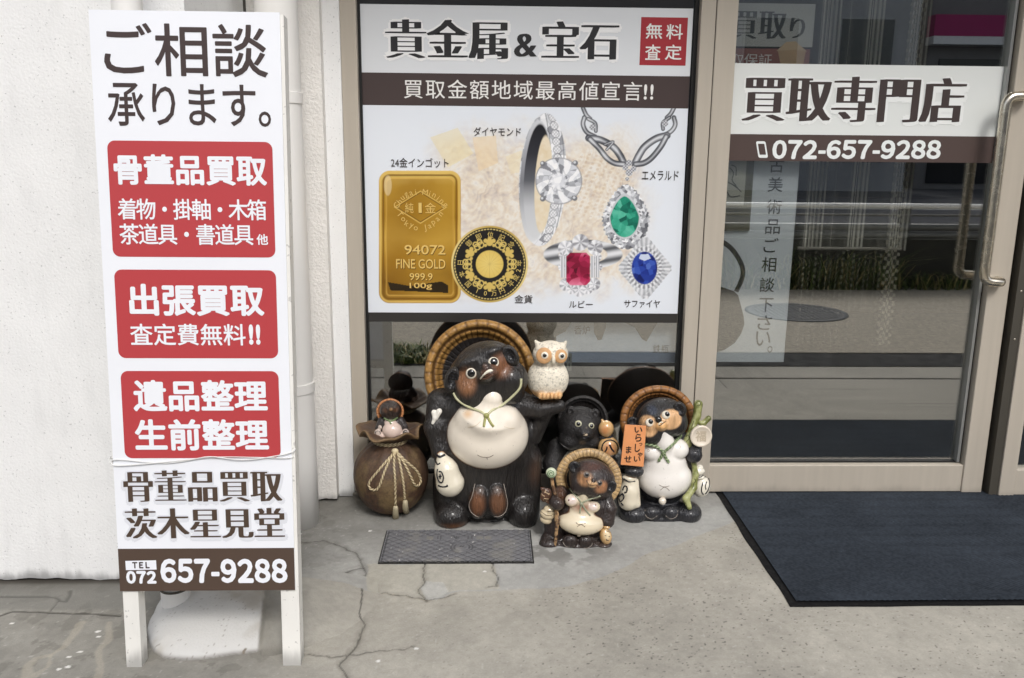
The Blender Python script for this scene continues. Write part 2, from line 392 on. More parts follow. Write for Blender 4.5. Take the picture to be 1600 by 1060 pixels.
class Stat:
    """a figure standing at depth Y; its masses are read off the photograph in pixels, d = depth towards the back in the same unit"""
    def __init__(s, Y, px, name, label, cat='statue', z=0.0, group=None, res=0.004):
        s.Y = Y; s.o = np.array([ony(px, 700, Y)[0], Y, z]); s.res = res
        s.k = float((s.o+(0, 0, 0.25)-CAM) @ BAS[2])/FPX
        s.root = empty(name, s.o, label, cat, group or ('raccoon dog statues' if name == 'raccoon_dog_statue' else None))
    def p(s, px, py, d=0.0): return ony(px, py, s.Y+d*s.k)-s.o
    def E(s, px, py, d, rx, rz, ry, rot=0.0, k=5.0, op='u', tip=0.0):
        a, t = R(rot), R(tip); c = s.p(px, py, d)
        M1 = np.array([[math.cos(a), 0, -math.sin(a)], [0, 1, 0], [math.sin(a), 0, math.cos(a)]])   # rot: counter-clockwise as seen
        M2 = np.array([[1, 0, 0], [0, math.cos(t), -math.sin(t)], [0, math.sin(t), math.cos(t)]])
        return ('e', op, k*s.k, c, np.array([rx, ry, rz])*s.k, M1 @ M2)
    def C(s, pts, k=5.0, op='u'):
        return [('c', op, k*s.k, s.p(*a[:3]), s.p(*b[:3]), a[3]*s.k, b[3]*s.k) for a, b in zip(pts[:-1], pts[1:])]
    def flat(s, prims):
        out = []
        for q in prims: out += q if isinstance(q, list) else [q]
        return out
    def sdf(s, prims, floor=True):
        prims = s.flat(prims)
        def f(P):
            P = np.asarray(P, np.float32); D = None
            for q in prims:
                if q[0] == 'e':
                    L = (P-q[3].astype(np.float32)) @ q[5].astype(np.float32)
                    r = q[4].astype(np.float32)
                    k0 = np.linalg.norm(L/r, axis=1); k1 = np.linalg.norm(L/(r*r), axis=1)+1e-9
                    d = k0*(k0-1)/k1
                else:
                    a, b = q[3], q[4]; ab = b-a
                    t = np.clip(((P-a) @ ab)/(ab @ ab+1e-12), 0, 1)
                    d = np.linalg.norm(P-a-np.outer(t, ab), axis=1)-(q[5]+(q[6]-q[5])*t)
                d = d.astype(np.float32)
                if D is None: D = d; continue
                k = q[2]
                if q[1] == 'u':
                    h = np.clip(0.5+0.5*(D-d)/k, 0, 1); D = D*(1-h)+d*h-k*h*(1-h)
                else:
                    h = np.clip(0.5-0.5*(D+d)/k, 0, 1); D = D*(1-h)+(-d)*h+k*h*(1-h)
            if floor: D = np.maximum(D, -P[:, 2]-s.o[2]+0.0)
            return D
        lo, hi = np.full(3, 9.0), np.full(3, -9.0)
        for q in prims:
            if q[1] != 'u': continue
            if q[0] == 'e':
                ext = np.sqrt(((q[5]*q[4][None, :])**2).sum(1)); lo = np.minimum(lo, q[3]-ext); hi = np.maximum(hi, q[3]+ext)
            else:
                for c, r in ((q[3], q[5]), (q[4], q[6])): lo = np.minimum(lo, c-r); hi = np.maximum(hi, c+r)
        if floor: lo[2] = max(lo[2], -s.o[2])
        f.lo, f.hi = lo-0.01, hi+0.01
        return f
    def solid(s, name, prims, material, color=None, floor=True, res=None, disp=None, parent=None):
        f = s.sdf(prims, floor)
        g = f if disp is None else (lambda P: f(P)+disp(P))
        V, F = surfnets(g, f.lo, f.hi, res or s.res)
        c = None if color is None else color(V)
        o = mesh(name, V, F, material, parent or s.root, col=c, smooth=True)
        return o, f
    def hit(s, px, py, fs, start=None):
        """point of the figure's surface seen at a pixel, and its normal"""
        d = ray(px, py); d = d/np.linalg.norm(d)
        t0 = (s.Y-0.40-CAM[1])/d[1]; ts = t0+np.arange(0, 0.65, 0.0015)
        Q = CAM[None]+ts[:, None]*d[None]-s.o[None]
        v = np.min([f(Q) for f in fs], axis=0)
        i = int(np.argmax(v < 0)) if (v < 0).any() else int(np.argmin(v))
        t = ts[i]-(0.0015*v[i]/(v[i]-v[i-1]) if i and v[i] < 0 and v[i-1] != v[i] else 0)
        P = CAM+t*d-s.o
        e = 0.0015; f = min(fs, key=lambda q: float(q(P[None])[0]))
        Q = P[None]+e*np.array([[1, 0, 0], [-1, 0, 0], [0, 1, 0], [0, -1, 0], [0, 0, 1], [0, 0, -1]], float)
        v = f(Q).astype(float); n = np.array([v[0]-v[1], v[2]-v[3], v[4]-v[5]]); n /= np.linalg.norm(n)+1e-9
        return P, n
    def stroke(s, name, lines, r, fs, material, lift=0.3, twist=None, parent=None, n=6, seg=10, build=True, mb=None, tone=None):
        mb = mb or MB()
        for L in lines:
            pts = []
            for q in L:
                P, nn = s.hit(q[0], q[1], fs); pts.append(P+nn*r*s.k*lift)
            c = catmull(pts, n) if len(pts) > 2 else pts
            mb.tube(c, r*s.k, seg, twist)
        return mb.build(name, material, parent or s.root, smooth=True, tone=tone) if build else mb
    def eye(s, px, py, r_out, r_in, fs, rim, pupil, gaze=(0, 0), white=None, ring=True):
        P, n = s.hit(px, py, fs)
        n = n*0.6+np.array([0.0, -0.8, 0.1]); n /= np.linalg.norm(n)
        M = rot_to(n); k = s.k
        b = MB().ball(P+n*0.0, (r_out*k, r_out*0.55*k, r_out*k), M, 28, 14)
        e = b.build('eye', rim, s.root, smooth=True)
        q = P+n*(r_out*0.34*k)+M @ np.array([gaze[0]*k, 0, gaze[1]*k])
        MB().ball(q, (r_in*k, r_in*0.5*k, r_in*k), M, 24, 12).build('pupil', pupil, e, smooth=True)
        return e

def paint(base, *masks):
    """masks: (centre, radii, softness 0..1, colour) in the figure's space"""
    def f(V):
        c = np.repeat(lin(base)[None, :], len(V), 0)
        for cen, rad, soft, colr in masks:
            q = np.linalg.norm((V-cen)/np.asarray(rad), axis=1)
            a = 1-sstep(1-soft, 1+soft*0.3, q)
            c = c*(1-a[:, None])+a[:, None]*lin(colr)[None, :]
        return c
    return f

def straw_hat(st, px, py, d, rx, rz, rot=0.0, tip=20.0, pan=0.0, c_hi=(172, 130, 70), c_lo=(76, 50, 24), ribs=46, scal=30, inner=0.67, rim=0.83, name='straw_hat', material=None, depth=0.42, rough=0.4):
    k = st.k; N = 360
    prof = [(0.30, 0.30), (inner, 0.19), (inner+0.03, 0.17), (inner+0.08, 0.135), ((inner+rim)/2, 0.08), (rim-0.035, 0.03), (rim-0.01, 0.012), (rim+0.005, 0.0), (rim+0.02, -0.035), (rim+0.05, -0.065), ((rim+1)/2, -0.075), (0.955, -0.06), (0.985, -0.03), (1.0, 0.01), (0.985, 0.06), (0.93, 0.10), (0.7, 0.22), (0.4, depth-0.03), (0.12, depth), (0.0, depth+0.005)]
    th = np.arange(N)*2*np.pi/N; V = []; Cc = []
    hi, lo = lin(c_hi), lin(c_lo)
    a, t, pn = R(rot), R(tip), R(pan)
    M1 = np.array([[math.cos(a), 0, -math.sin(a)], [0, 1, 0], [math.sin(a), 0, math.cos(a)]])
    M2 = np.array([[1, 0, 0], [0, math.cos(t), math.sin(t)], [0, -math.sin(t), math.cos(t)]])
    M3 = np.array([[math.cos(pn), -math.sin(pn), 0], [math.sin(pn), math.cos(pn), 0], [0, 0, 1]])
    M = M3 @ M2 @ M1
    c0 = st.p(px, py, d)
    for i, (r, wv) in enumerate(prof):
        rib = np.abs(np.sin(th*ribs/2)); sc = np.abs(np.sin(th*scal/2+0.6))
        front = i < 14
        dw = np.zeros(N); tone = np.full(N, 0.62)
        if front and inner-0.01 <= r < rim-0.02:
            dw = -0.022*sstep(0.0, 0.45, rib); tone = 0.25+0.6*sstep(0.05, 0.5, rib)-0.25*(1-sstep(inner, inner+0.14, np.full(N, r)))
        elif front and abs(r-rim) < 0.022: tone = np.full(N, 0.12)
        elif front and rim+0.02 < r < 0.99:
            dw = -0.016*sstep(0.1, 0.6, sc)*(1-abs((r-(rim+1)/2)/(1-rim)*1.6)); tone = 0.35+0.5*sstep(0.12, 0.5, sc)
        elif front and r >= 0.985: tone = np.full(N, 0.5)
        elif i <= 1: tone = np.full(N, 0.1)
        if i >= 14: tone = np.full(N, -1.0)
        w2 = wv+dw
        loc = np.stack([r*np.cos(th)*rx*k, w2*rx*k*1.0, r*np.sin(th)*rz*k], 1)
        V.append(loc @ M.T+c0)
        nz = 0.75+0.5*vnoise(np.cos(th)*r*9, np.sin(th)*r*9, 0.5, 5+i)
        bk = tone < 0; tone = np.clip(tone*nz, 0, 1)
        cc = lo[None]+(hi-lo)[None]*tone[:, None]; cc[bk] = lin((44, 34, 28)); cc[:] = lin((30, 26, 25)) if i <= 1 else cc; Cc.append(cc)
    V = np.concatenate(V); Cc = np.concatenate(Cc); n = len(prof)
    i, j = np.meshgrid(np.arange(n-1), np.arange(N), indexing='ij'); i, j = i.ravel(), j.ravel(); j2 = (j+1) % N
    F = np.stack([i*N+j, (i+1)*N+j, (i+1)*N+j2, i*N+j2], 1)
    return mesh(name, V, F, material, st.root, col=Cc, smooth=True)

# ================================================================== the setting: ground, road, street behind the camera
M_conc = mat('concrete', attr=True, rough=0.85, noise=(160, 0.10), bump=(260, 0.25, 0.004), spec=0.3)
def zs(pts, sc, ox, oy): return [tuple(onz(ox+a/sc, oy+b/sc)[:2]) for a, b in pts]
def concrete_colour(X, Y):
    wx = X+0.02*(vnoise(X, Y, 0.09, 3)-0.5); wy = Y+0.02*(vnoise(X, Y, 0.09, 9)-0.5)
    warm, cool, dark = lin((166, 162, 152)), lin((164, 164, 161)), lin((118, 116, 110))
    c = np.repeat(warm[None], len(X), 0)
    def mixc(a, colr):
        nonlocal c
        a = np.clip(a, 0, 1)[:, None]; c = c*(1-a)+a*np.asarray(colr)[None]
    # left zone: old grey screed; rear zone darker towards the shop front; smooth repair skirt along the shop front
    edge = zs([(-60, 372), (170, 370), (300, 380), (420, 395), (520, 400), (570, 382), (720, 375), (900, 365), (980, 355), (1100, 318), (1250, 252), (1400, 190), (1540, 138), (1700, 70), (1750, -60), (-60, -60)], 2.286, 460, 760)
    skirt = inpoly(wx, wy, edge); mixc(skirt*0.85, cool)
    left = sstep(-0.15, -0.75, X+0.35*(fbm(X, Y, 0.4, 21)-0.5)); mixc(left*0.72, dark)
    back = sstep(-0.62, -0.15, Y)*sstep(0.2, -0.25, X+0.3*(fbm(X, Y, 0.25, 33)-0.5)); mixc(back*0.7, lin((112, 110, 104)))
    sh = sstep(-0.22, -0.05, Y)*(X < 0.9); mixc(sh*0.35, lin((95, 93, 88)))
    tan = inpoly(wx, wy, zs([(250, 280), (700, 272), (740, 368), (560, 378), (470, 405), (260, 375)], 2.286, 460, 760)); mixc(tan*0.35, lin((178, 170, 148)))
    chip = inpoly(wx, wy, zs([(455, 360), (480, 335), (530, 345), (545, 380), (500, 405), (460, 395)], 2.286, 460, 760)); mixc(chip*0.8, lin((176, 176, 172)))
    # broad stains and mottling
    n1 = fbm(X, Y, 0.5, 41); n2 = fbm(X, Y, 0.09, 55); n3 = vnoise(X, Y, 0.012, 77)
    c = c*(0.76+0.48*n1)[:, None]*(0.82+0.36*n2)[:, None]*(0.93+0.14*n3)[:, None]
    return c, skirt, left, n2, wx, wy
def build_ground():
    fx = np.arange(-1.75, 1.75, 0.0038); fy = np.arange(-1.45, 0.03, 0.0038)
    xs = np.concatenate([[-90, -40, -18, -9, -5, -3, -2.3], fx, [2.0, 2.3, 3, 5, 9, 18, 40, 90]])
    ys = np.concatenate([[-120, -60, -30, -15, -9, -6, -4.2, -3.2, -2.5, -2.0, -1.75], fy, [0.6, 2, 6, 30]])
    X, Y, F = gridmesh(xs, ys)
    Z = np.zeros_like(X)
    c, skirt, left, n2, wx, wy = concrete_colour(X, Y)
    def mixc(a, colr):
        nonlocal c
        a = np.clip(a, 0, 1)[:, None]; c = c*(1-a)+a*np.asarray(colr)[None]
    # exposed aggregate specks outside the skirt
    sp = sstep(0.86, 0.97, vnoise(X+0.004*vnoise(X, Y, 0.01, 5), Y*1.25, 0.0062, 101)+0.10*(fbm(X, Y, 0.30, 7)-0.55))*(~skirt)*sstep(-0.45, 0.25, X); mixc(sp*0.75, lin((58, 56, 52)))
    sp2 = (vnoise(X, Y, 0.009, 131) > 0.93); mixc(sp2*0.2, lin((215, 212, 205)))
    grime = (fbm(X, Y, 0.05, 151) > 0.60)*left; mixc(grime*0.28, lin((84, 80, 72)))
    # light veins on the left
    for L, wd in (([(400, 430), (370, 490), (320, 550), (270, 580), (200, 600), (160, 640), (140, 705)], .011), ([(540, 430), (550, 510), (510, 560), (500, 620), (470, 705)], .011), ([(270, 580), (240, 640), (180, 690)], .006)):
        d = pdist(wx, wy, zs(L, 3.2, 0, 840)); mixc((1-sstep(wd*0.6, wd*1.2, d+0.012*(n2-0.5)+0.006*(vnoise(X, Y, 0.015, 61)-0.5)))*0.38, lin((176, 168, 152)))
    for (a, b) in ((490, 470), (495, 495), (400, 573), (345, 598), (295, 660), (340, 648), (60, 430)):
        q = zs([(a, b)], 3.2, 0, 840)[0]; mixc((np.hypot(X-q[0], (Y-q[1])*1.4) < 0.007)*0.9, lin((222, 220, 214)))
    for (a, b) in ((588, 272), (680, 305), (300, 625), (435, 580), (270, 160), (20, 170)):
        q = zs([(a, b)], 2.286, 460, 760)[0]; mixc((np.hypot(X-q[0], Y-q[1]) < 0.006)*0.9, lin((225, 224, 220)))
    # cracks (colour and a real groove)
    cr = [([(5, 205), (100, 192), (160, 210), (210, 235), (240, 262)], .0030), ([(5, 350), (80, 340), (150, 325), (200, 298), (245, 290)], .0050),
          ([(240, 262), (245, 290), (255, 330), (240, 380), (240, 430), (235, 460), (250, 490), (240, 540), (205, 590), (165, 635), (190, 690)], .0032),
          ([(170, 370), (300, 380), (420, 395), (470, 405), (520, 400), (570, 382)], .0026), ([(462, 275), (462, 340), (445, 370), (470, 410)], .0026),
          ([(700, 270), (712, 300), (725, 330), (720, 355), (690, 360)], .0024), ([(20, 600), (120, 610), (220, 600), (330, 585), (430, 575)], .0022)]
    for L, wd in cr:
        pl = zs(L, 2.286, 460, 760)
        d = pdist(X+0.010*(vnoise(X, Y, 0.025, 201)-0.5), Y+0.014*(vnoise(X, Y, 0.02, 202)-0.5), pl)
        mixc((1-sstep(wd*0.3, wd*1.05, d))*(0.55+0.3*vnoise(X, Y, 0.03, 211)), lin((52, 49, 44))); mixc((1-sstep(wd, wd*6, d))*0.22, lin((80, 76, 68)))
        Z -= 0.003*(1-sstep(wd*0.5, wd*1.6, d))
    cz = [([(0, 388), (60, 372), (180, 368), (250, 372), (460, 380), (600, 390)], .0045), ([(0, 298), (150, 297), (275, 297), (300, 315), (330, 318), (348, 290), (350, 265)], .006), ([(250, 372), (290, 320)], .002)]
    for L, wd in cz:
        d = pdist(X, Y+0.012*(vnoise(X, Y, 0.03, 205)-0.5), zs(L, 3.2, 0, 840))
        mixc((1-sstep(wd*0.4, wd*1.3, d))*0.75, lin((54, 51, 46))); Z -= 0.003*(1-sstep(wd*0.5, wd*1.8, d))
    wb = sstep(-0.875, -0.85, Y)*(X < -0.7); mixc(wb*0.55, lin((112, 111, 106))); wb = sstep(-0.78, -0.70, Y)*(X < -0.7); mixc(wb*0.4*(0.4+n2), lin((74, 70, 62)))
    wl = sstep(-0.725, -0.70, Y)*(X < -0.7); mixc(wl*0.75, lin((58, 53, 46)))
    # grey screed and dark ring round the footing
    Z += 0.0035*(fbm(X, Y, 0.25, 61)-0.5)*(np.abs(X) < 2)*(Y > -1.5)*(Y < -0.05)*(X < 0.85)
    dark_blotch = sstep(0.52, 0.62, fbm(X, Y, 0.06, 303))*sstep(0.30, 0.16, np.hypot(X-0.21, (Y+0.38)))*1.0; mixc(dark_blotch*0.5, lin((70, 68, 62)))  # patchy darker ground beside the front figure
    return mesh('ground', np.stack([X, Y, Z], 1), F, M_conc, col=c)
tag(build_ground(), kind='structure')

def sheet(name, x0, x1, y0, y1, z, colr, rough=0.9, noise=(6, 0.25), bump=(120, 0.3, 0.01), t=None):
    b = MB(); b.box(x0, x1, y0, y1, z-(t or 0.003), z)
    return tag(b.build(name, mat(name+' surface', colr, rough, noise=noise, bump=bump)), kind='structure')
sheet('gutter', -12, 40, -2.27, -1.93, 0.004, (13, 13, 12), noise=(14, 0.4))
sheet('pavement', -30, 60, -4.80, -2.27, 0.008, (166, 158, 143), noise=(46, 0.42))
sheet('road', -90, 90, -20.5, -5.3, 0.006, (88, 88, 91), noise=(2.2, 0.3))
sheet('forecourt_joint', -12, 40, -1.66, -1.645, 0.003, (70, 66, 60))

def slab(name, pts, z, colr, rough=0.9):
    b = MB(); b.prism(pts, 2, z-0.003, z); return tag(b.build(name, mat(name+' surface', colr, rough, noise=(3, 0.3))), kind='structure')
slab('road_shadow', [(-10, -11.2), (30, -8.6), (44, -9.2), (44, -10.6), (24, -10.4), (-10, -13.6)], 0.011, (58, 58, 60))  # dark diagonal slab standing in for a shadow band across the road
slab('road_marking', [(-30, -16.0), (50, -16.0), (50, -15.85), (-30, -15.85)], 0.010, (220, 220, 214))
slab('road_marking', [(-30, -6.2), (50, -6.2), (50, -6.05), (-30, -6.05)], 0.010, (220, 220, 214))
slab('store_yard', [(5, -28), (60, -28), (60, -20.6), (5, -20.6)], 0.011, (84, 84, 86))
M_grass = mat('grass blades', (82, 96, 48), 0.6, noise=(5, 0.5)); M_dry = mat('dry grass', (150, 138, 92), 0.7, noise=(5, 0.4))
def grass(name, boxes, n, hmin, hmax, label):
    V, F, C = [], [], []; rg = np.random.default_rng(5)
    g1, g2, g3 = lin((96, 116, 58)), lin((172, 160, 112)), lin((62, 78, 38))
    for (x0, x1, y0, y1, ng, hs) in boxes:
        for _ in range(ng):
            x, y = rg.uniform(x0, x1), rg.uniform(y0, y1); h = rg.uniform(hmin, hmax)*hs; a = rg.uniform(0, 6.28); l = rg.uniform(0.3, 1.6)*h
            dx, dy = math.cos(a), math.sin(a); wd = 0.0035+0.004*rg.random(); px, py = -dy*wd, dx*wd
            n0 = len(V)
            V += [(x-px, y-py, 0), (x+px, y+py, 0), (x+dx*l*0.4+px*0.7, y+dy*l*0.4+py*0.7, h*0.6), (x+dx*l*0.4-px*0.7, y+dy*l*0.4-py*0.7, h*0.6), (x+dx*l, y+dy*l, h*(0.95-0.3*rg.random()))]
            F += [(n0, n0+1, n0+2, n0+3), (n0+3, n0+2, n0+4)]
            cc = (g1, g2, g3)[rg.choice(3, p=(.45, .25, .3))]*rg.uniform(0.7, 1.3); C += [cc]*5
    o = mesh(name, V, F, mat('grass', attr=True, rough=0.6), col=np.array(C))
    return tag(o, label, 'grass', kind='stuff')
grass('kerb_grass', [(-1.9, -0.36, -2.36, -1.95, 2600, 0.8), (-1.3, -0.6, -2.32, -2.0, 700, 1.1)], 0, 0.03, 0.11, 'short patchy grass along the gutter')
grass('roadside_weeds', [(-4, 9, -5.05, -4.82, 4200, 1.0), (2.0, 3.9, -5.0, -4.82, 900, 2.2)], 0, 0.06, 0.24, 'weeds growing along the guard rail')

# guard rail across the pavement (seen in the door glass)
g = empty('guard_rail', (0, -5.1, 0), 'white topped grey guard rail reflected in the glass door', 'guard rail')
MB().box(-14, 30, -0.06, 0.06, 0, 0.46).build('base_wall', mat('dark kerb wall', (52, 52, 47), 0.9, noise=(7, 0.4)), g)
b = MB(); b.tube([(-14, 0.05, 0.50), (30, 0.05, 0.50)], 0.035); b.tube([(-14, 0.05, 0.575), (30, 0.05, 0.575)], 0.035); b.build('beam', mat('galvanised', (112, 114, 113), 0.45, 0.3, noise=(4, 0.15)), g, smooth=True)
MB().tube([(-14, 0.05, 0.69), (30, 0.05, 0.69)], 0.012).build('wire_rail', mat('rail grey', (120, 120, 118), 0.5), g)
MB().tube([(-14, 0.05, 0.775), (30, 0.05, 0.775)], 0.026).build('top_rail', mat('rail white', (250, 250, 248), 0.4), g, smooth=True)
for x in np.arange(-12, 30, 2.0):
    MB().box(x-0.05, x+0.05, -0.05, 0.012, 0.46, 0.8).build('post', mat('galvanised'), g)

# manhole cover in the pavement
def lathe(prof, N=48):
    th = np.arange(N)*2*np.pi/N
    V = np.concatenate([np.stack([r*np.cos(th), r*np.sin(th), np.full(N, z)], 1) for r, z in prof]); n = len(prof)
    i, j = [q.ravel() for q in np.meshgrid(np.arange(n-1), np.arange(N), indexing='ij')]; j2 = (j+1) % N
    return V, np.stack([i*N+j, i*N+j2, (i+1)*N+j2, (i+1)*N+j], 1)
mh = empty('manhole_cover', (2.49, -3.66, 0.008), 'round iron manhole cover reflected in the glass door', 'manhole cover')
V, F = lathe([(0.40, 0.001), (0.40, 0.006), (0.36, 0.006)]); mesh('rim', V, F, mat('cast iron', (82, 84, 88), 0.6, 0.4, noise=(30, 0.3)), mh)
b = MB()
for i in range(-8, 9):
    for j in range(-8, 9):
        x, y = i*0.042, j*0.042
        if math.hypot(x, y) < 0.335: b.box(x-0.014, x+0.014, y-0.014, y+0.014, 0.002, 0.006)
b.build('studs', mat('cast iron'), mh)
V, F = lathe([(0.358, 0.003), (0.0, 0.003)]); mesh('plate', V, F, mat('iron plate', (52, 54, 58), 0.6, 0.3), mh)

# traffic cone and the buildings over the road (seen only as reflections)
tc_ = empty('traffic_cone', (16.35, -27.6, 0), 'green traffic cone with white bands reflected in the door', 'traffic cone')
V, F = lathe([(0.0, 0.9), (0.045, 0.9), (0.21, 0.05)]); mesh('cone', V[:, :], F[:, ::-1], mat('cone green', (30, 120, 70), 0.5), tc_)
for z0, z1 in ((0.38, 0.52), (0.62, 0.74)):
    f_ = lambda z: 0.214-(z-0.05)*0.194+0.004
    V, F = lathe([(f_(z0), z0), (f_(z1), z1)]); mesh('band', V, F, mat('cone white', (220, 220, 215), 0.5), tc_)
MB().box(-0.24, 0.24, -0.24, 0.24, 0, 0.05).build('base', mat('cone green'), tc_)

def far_building(name, x0, x1, y, h, colr, label, floors, ww=1.6, depth=9, sill=1.0):
    g = empty(name, ((x0+x1)/2, y, 0), label, 'building'); ox = (x0+x1)/2
    MB().box(x0-ox, x1-ox, -depth, 0, 0, h).build('wall', mat(name+' wall', colr, 0.85, noise=(1.2, 0.12)), g)
    MB().box(x0-ox-0.15, x1-ox+0.15, -depth-0.15, 0.25, h, h+0.25).build('roof', mat('roof edge', (120, 120, 122), 0.7), g)
    for q in range(floors):
        z = sill+q*2.8
        x = x0+1.0
        while x+ww < x1-0.6:
            f = MB().box(x-ox-0.06, x+ww-ox+0.06, 0.0, 0.07, z-0.06, z+1.36).build('window', mat('window frame grey', (150, 152, 154), 0.5), g)
            MB().box(x-ox, x+ww-ox, 0.071, 0.082, z, z+1.3).build('pane', mat('dark pane', (40, 48, 56), 0.12), f)
            x += ww+1.3
    return g
far_building('apartment_block', -16, -3, -23, 9, (205, 200, 190), 'cream apartment block across the road', 3)
far_building('office_block', -2, 13, -24, 12.5, (150, 152, 156), 'grey office block across the road beside the store', 4)
far_building('grey_house', 29, 42, -25, 9.5, (190, 186, 178), 'pale house across the road right of the store', 2)
st_ = empty('convenience_store', (21.3, -26, 0), 'low store with magenta fascia reflected in the door', 'store')
MB().box(-7, 7, -8, 0, 0, 8.5).build('wall', mat('store wall', (120, 118, 118), 0.7, noise=(1, 0.1)), st_)
MB().box(-7.1, 7.1, 0.002, 0.5, 4.85, 5.5).build('fascia', mat('store fascia', (158, 28, 96), 0.5), st_)
MB().box(-7.1, 7.1, 0.002, 0.52, 4.6, 4.846).build('fascia_band', mat('store fascia white', (225, 225, 225), 0.4), st_)
MB().box(-6.6, 6.6, 0.002, 0.05, 0.2, 4.2).build('shopfront', mat('store glass', (38, 40, 44), 0.1), st_)

# ================================================================== the shop building
shop = empty('shop_building', (0, 0, 0), 'white rendered shop front with aluminium window and sliding glass doors', 'building')
M_wall = mat('white render', (238, 238, 237), 0.85, noise=(7, 0.035), bump=(140, 0.25, 0.006), spec=0.25, pits=(150, 0.68, 0.70), dirt=(0.035, 0.45, 0.93))
M_strip = mat('white render rough', (236, 233, 228), 0.85, noise=(9, 0.05), bump=(120, 0.6, 0.008), spec=0.25, pits=(120, 0.70, 0.78), dirt=(0.03, 0.5, 0.94))
M_alu = mat('aluminium', (188, 179, 165), 0.34, 0.06, noise=(3, 0.05), stretch=(14, 14, 0.6), dirt=(0.035, 0.8, 0.985))
M_alu2 = mat('aluminium shade line', (60, 55, 48), 0.6)
M_gask = mat('black gasket', (16, 16, 16), 0.55)
XC = -0.80
def rough_wall(name, x0, x1, y0, y1, z0, z1, material, ragged=0.012, res=0.012, base=True):
    """front-facing wall slab with a ragged lower edge"""
    xs = np.arange(x0, x1+1e-6, (x1-x0)/max(2, int((x1-x0)/0.01))); b = MB(); V = []; F = []
    zb = [z0+ragged*(fbm(np.array([x]), np.array([0.3]), 0.05, 71)[0]) for x in xs]; n = len(xs)
    for y in (y0, y1):
        V += [(x, y, z) for x, z in zip(xs, zb)]+[(x, y, z1) for x in xs]
    for i in range(n-1):
        F += [(i, i+1, n+i+1, n+i), (2*n+i+1, 2*n+i, 3*n+i, 3*n+i+1), (i, 2*n+i, 2*n+i+1, i+1), (n+i, n+i+1, 3*n+i+1, 3*n+i)]
    F += [(0, n, 3*n, 2*n), (n-1, 3*n-1, 4*n-1, 2*n-1)]
    return mesh(name, V, F, material, shop)
rough_wall('wall', -1.9, XC, -0.695, -0.10, 0.0, 2.75, M_wall)
MB().box(-9, -1.9, -0.695, 0.3, 0.0, 2.75).build('wall', M_wall, shop)
rough_wall('wall', -0.86, -0.556, -0.105, 0.06, 0.0, 2.75, M_strip, 0.02)
rough_wall('wall', -0.556, -0.499, -0.058, 0.06, 0.0, 2.75, M_wall, 0.006)
MB().box(-9, 14, -0.10, 0.25, 2.75, 6.2).build('upper_wall', M_wall, shop)
MB().box(-9, 14, -1.05, -0.10, 2.752, 2.87).build('shade_eave', mat('shade eave board', (205, 202, 196), 0.8), shop)  # unseen eave, added to cut the light from above on the front
MB().box(-9, 14, -0.1, 7, 6.2, 6.4).build('roof', mat('roof edge'), shop)
MB().box(XC-0.012, XC+0.006, -0.118, -0.106, 0.0, 2.75).build('joint_strip', mat('joint strip', (70, 68, 62), 0.7), shop)

# room behind the glass
b = MB(); b.box(-0.5, 8, 3.6, 3.7, 0, 2.75); b.box(-0.56, -0.5, 0.065, 3.6, 0, 2.75); b.box(7.9, 8, 0.065, 3.6, 0, 2.75)
b.build('interior_wall', mat('interior wall', (46, 45, 43), 0.8), shop)
MB().box(-0.5, 7.9, 0.06, 3.6, 0.004, 0.02).build('interior_floor', mat('interior floor', (34, 33, 32), 0.6), shop)
MB().box(-0.5, 7.9, 0.06, 3.6, 2.7, 2.745).build('interior_ceiling', mat('interior ceiling', (70, 69, 66), 0.8), shop)

# shop window left of the door
win = MB().box(-0.499, -0.445, -0.045, 0.055, 0.0, 2.75, 0.002).box(0.722, 0.772, -0.045, 0.055, 0.0, 2.75, 0.002).box(-0.445, 0.722, -0.03, 0.05, 0.0, 0.075, 0.002).box(-0.445, 0.722, -0.035, 0.05, 2.45, 2.75).build('window', M_alu, shop)
b = MB(); b.box(-0.445, -0.436, -0.012, 0.02, 0.075, 2.45); b.box(0.708, 0.722, -0.012, 0.02, 0.075, 2.45); b.box(-0.436, 0.708, -0.012, 0.02, 0.075, 0.084)
b.build('gasket', M_gask, win)
M_glass = glass_mat('window glass', 0.28, (0.95, 0.96, 0.95))
MB().box(-0.436, 0.708, 0.0, 0.006, 0.084, 2.45).build('pane', M_glass, win)
MB().box(-0.503, 0.775, -0.075, -0.002, 0.0, 0.018).build('sill', mat('aluminium dull', (128, 125, 118), 0.5, 0.3), win)

# sliding glass door (closed leaf)
door = MB().box(0.775, 0.848, -0.046, 0.03, 0.008, 2.40, 0.003).box(1.833, 1.912, -0.046, 0.03, 0.008, 2.40, 0.003).build('sliding_door', M_alu, shop)
MB().box(0.848, 1.833, -0.040, 0.026, 0.010, 0.118, 0.003).build('bottom_rail', M_alu, door)
MB().box(0.848, 1.833, -0.040, 0.026, 2.32, 2.40, 0.003).build('top_rail', M_alu, door)
b = MB(); b.box(0.848, 0.855, -0.012, 0.012, 0.118, 2.32); b.box(1.824, 1.833, -0.012, 0.012, 0.118, 2.32); b.box(0.855, 1.824, -0.012, 0.012, 0.118, 0.124)
b.build('gasket', M_gask, door)
MB().box(1.814, 1.824, -0.022, 0.010, 0.124, 2.32).build('glazing_bead', mat('bead', (170, 172, 170), 0.3, 0.6), door)
MB().box(0.855, 1.814, 0.0, 0.006, 0.124, 2.32).build('pane', M_glass, door)
MB().box(0.7722, 0.7748, -0.043, 0.03, 0.0, 2.4).build('door_gap', M_alu2, shop)
M_steel = mat('brushed steel', (222, 214, 198), 0.26, 1.0, noise=(40, 0.06))
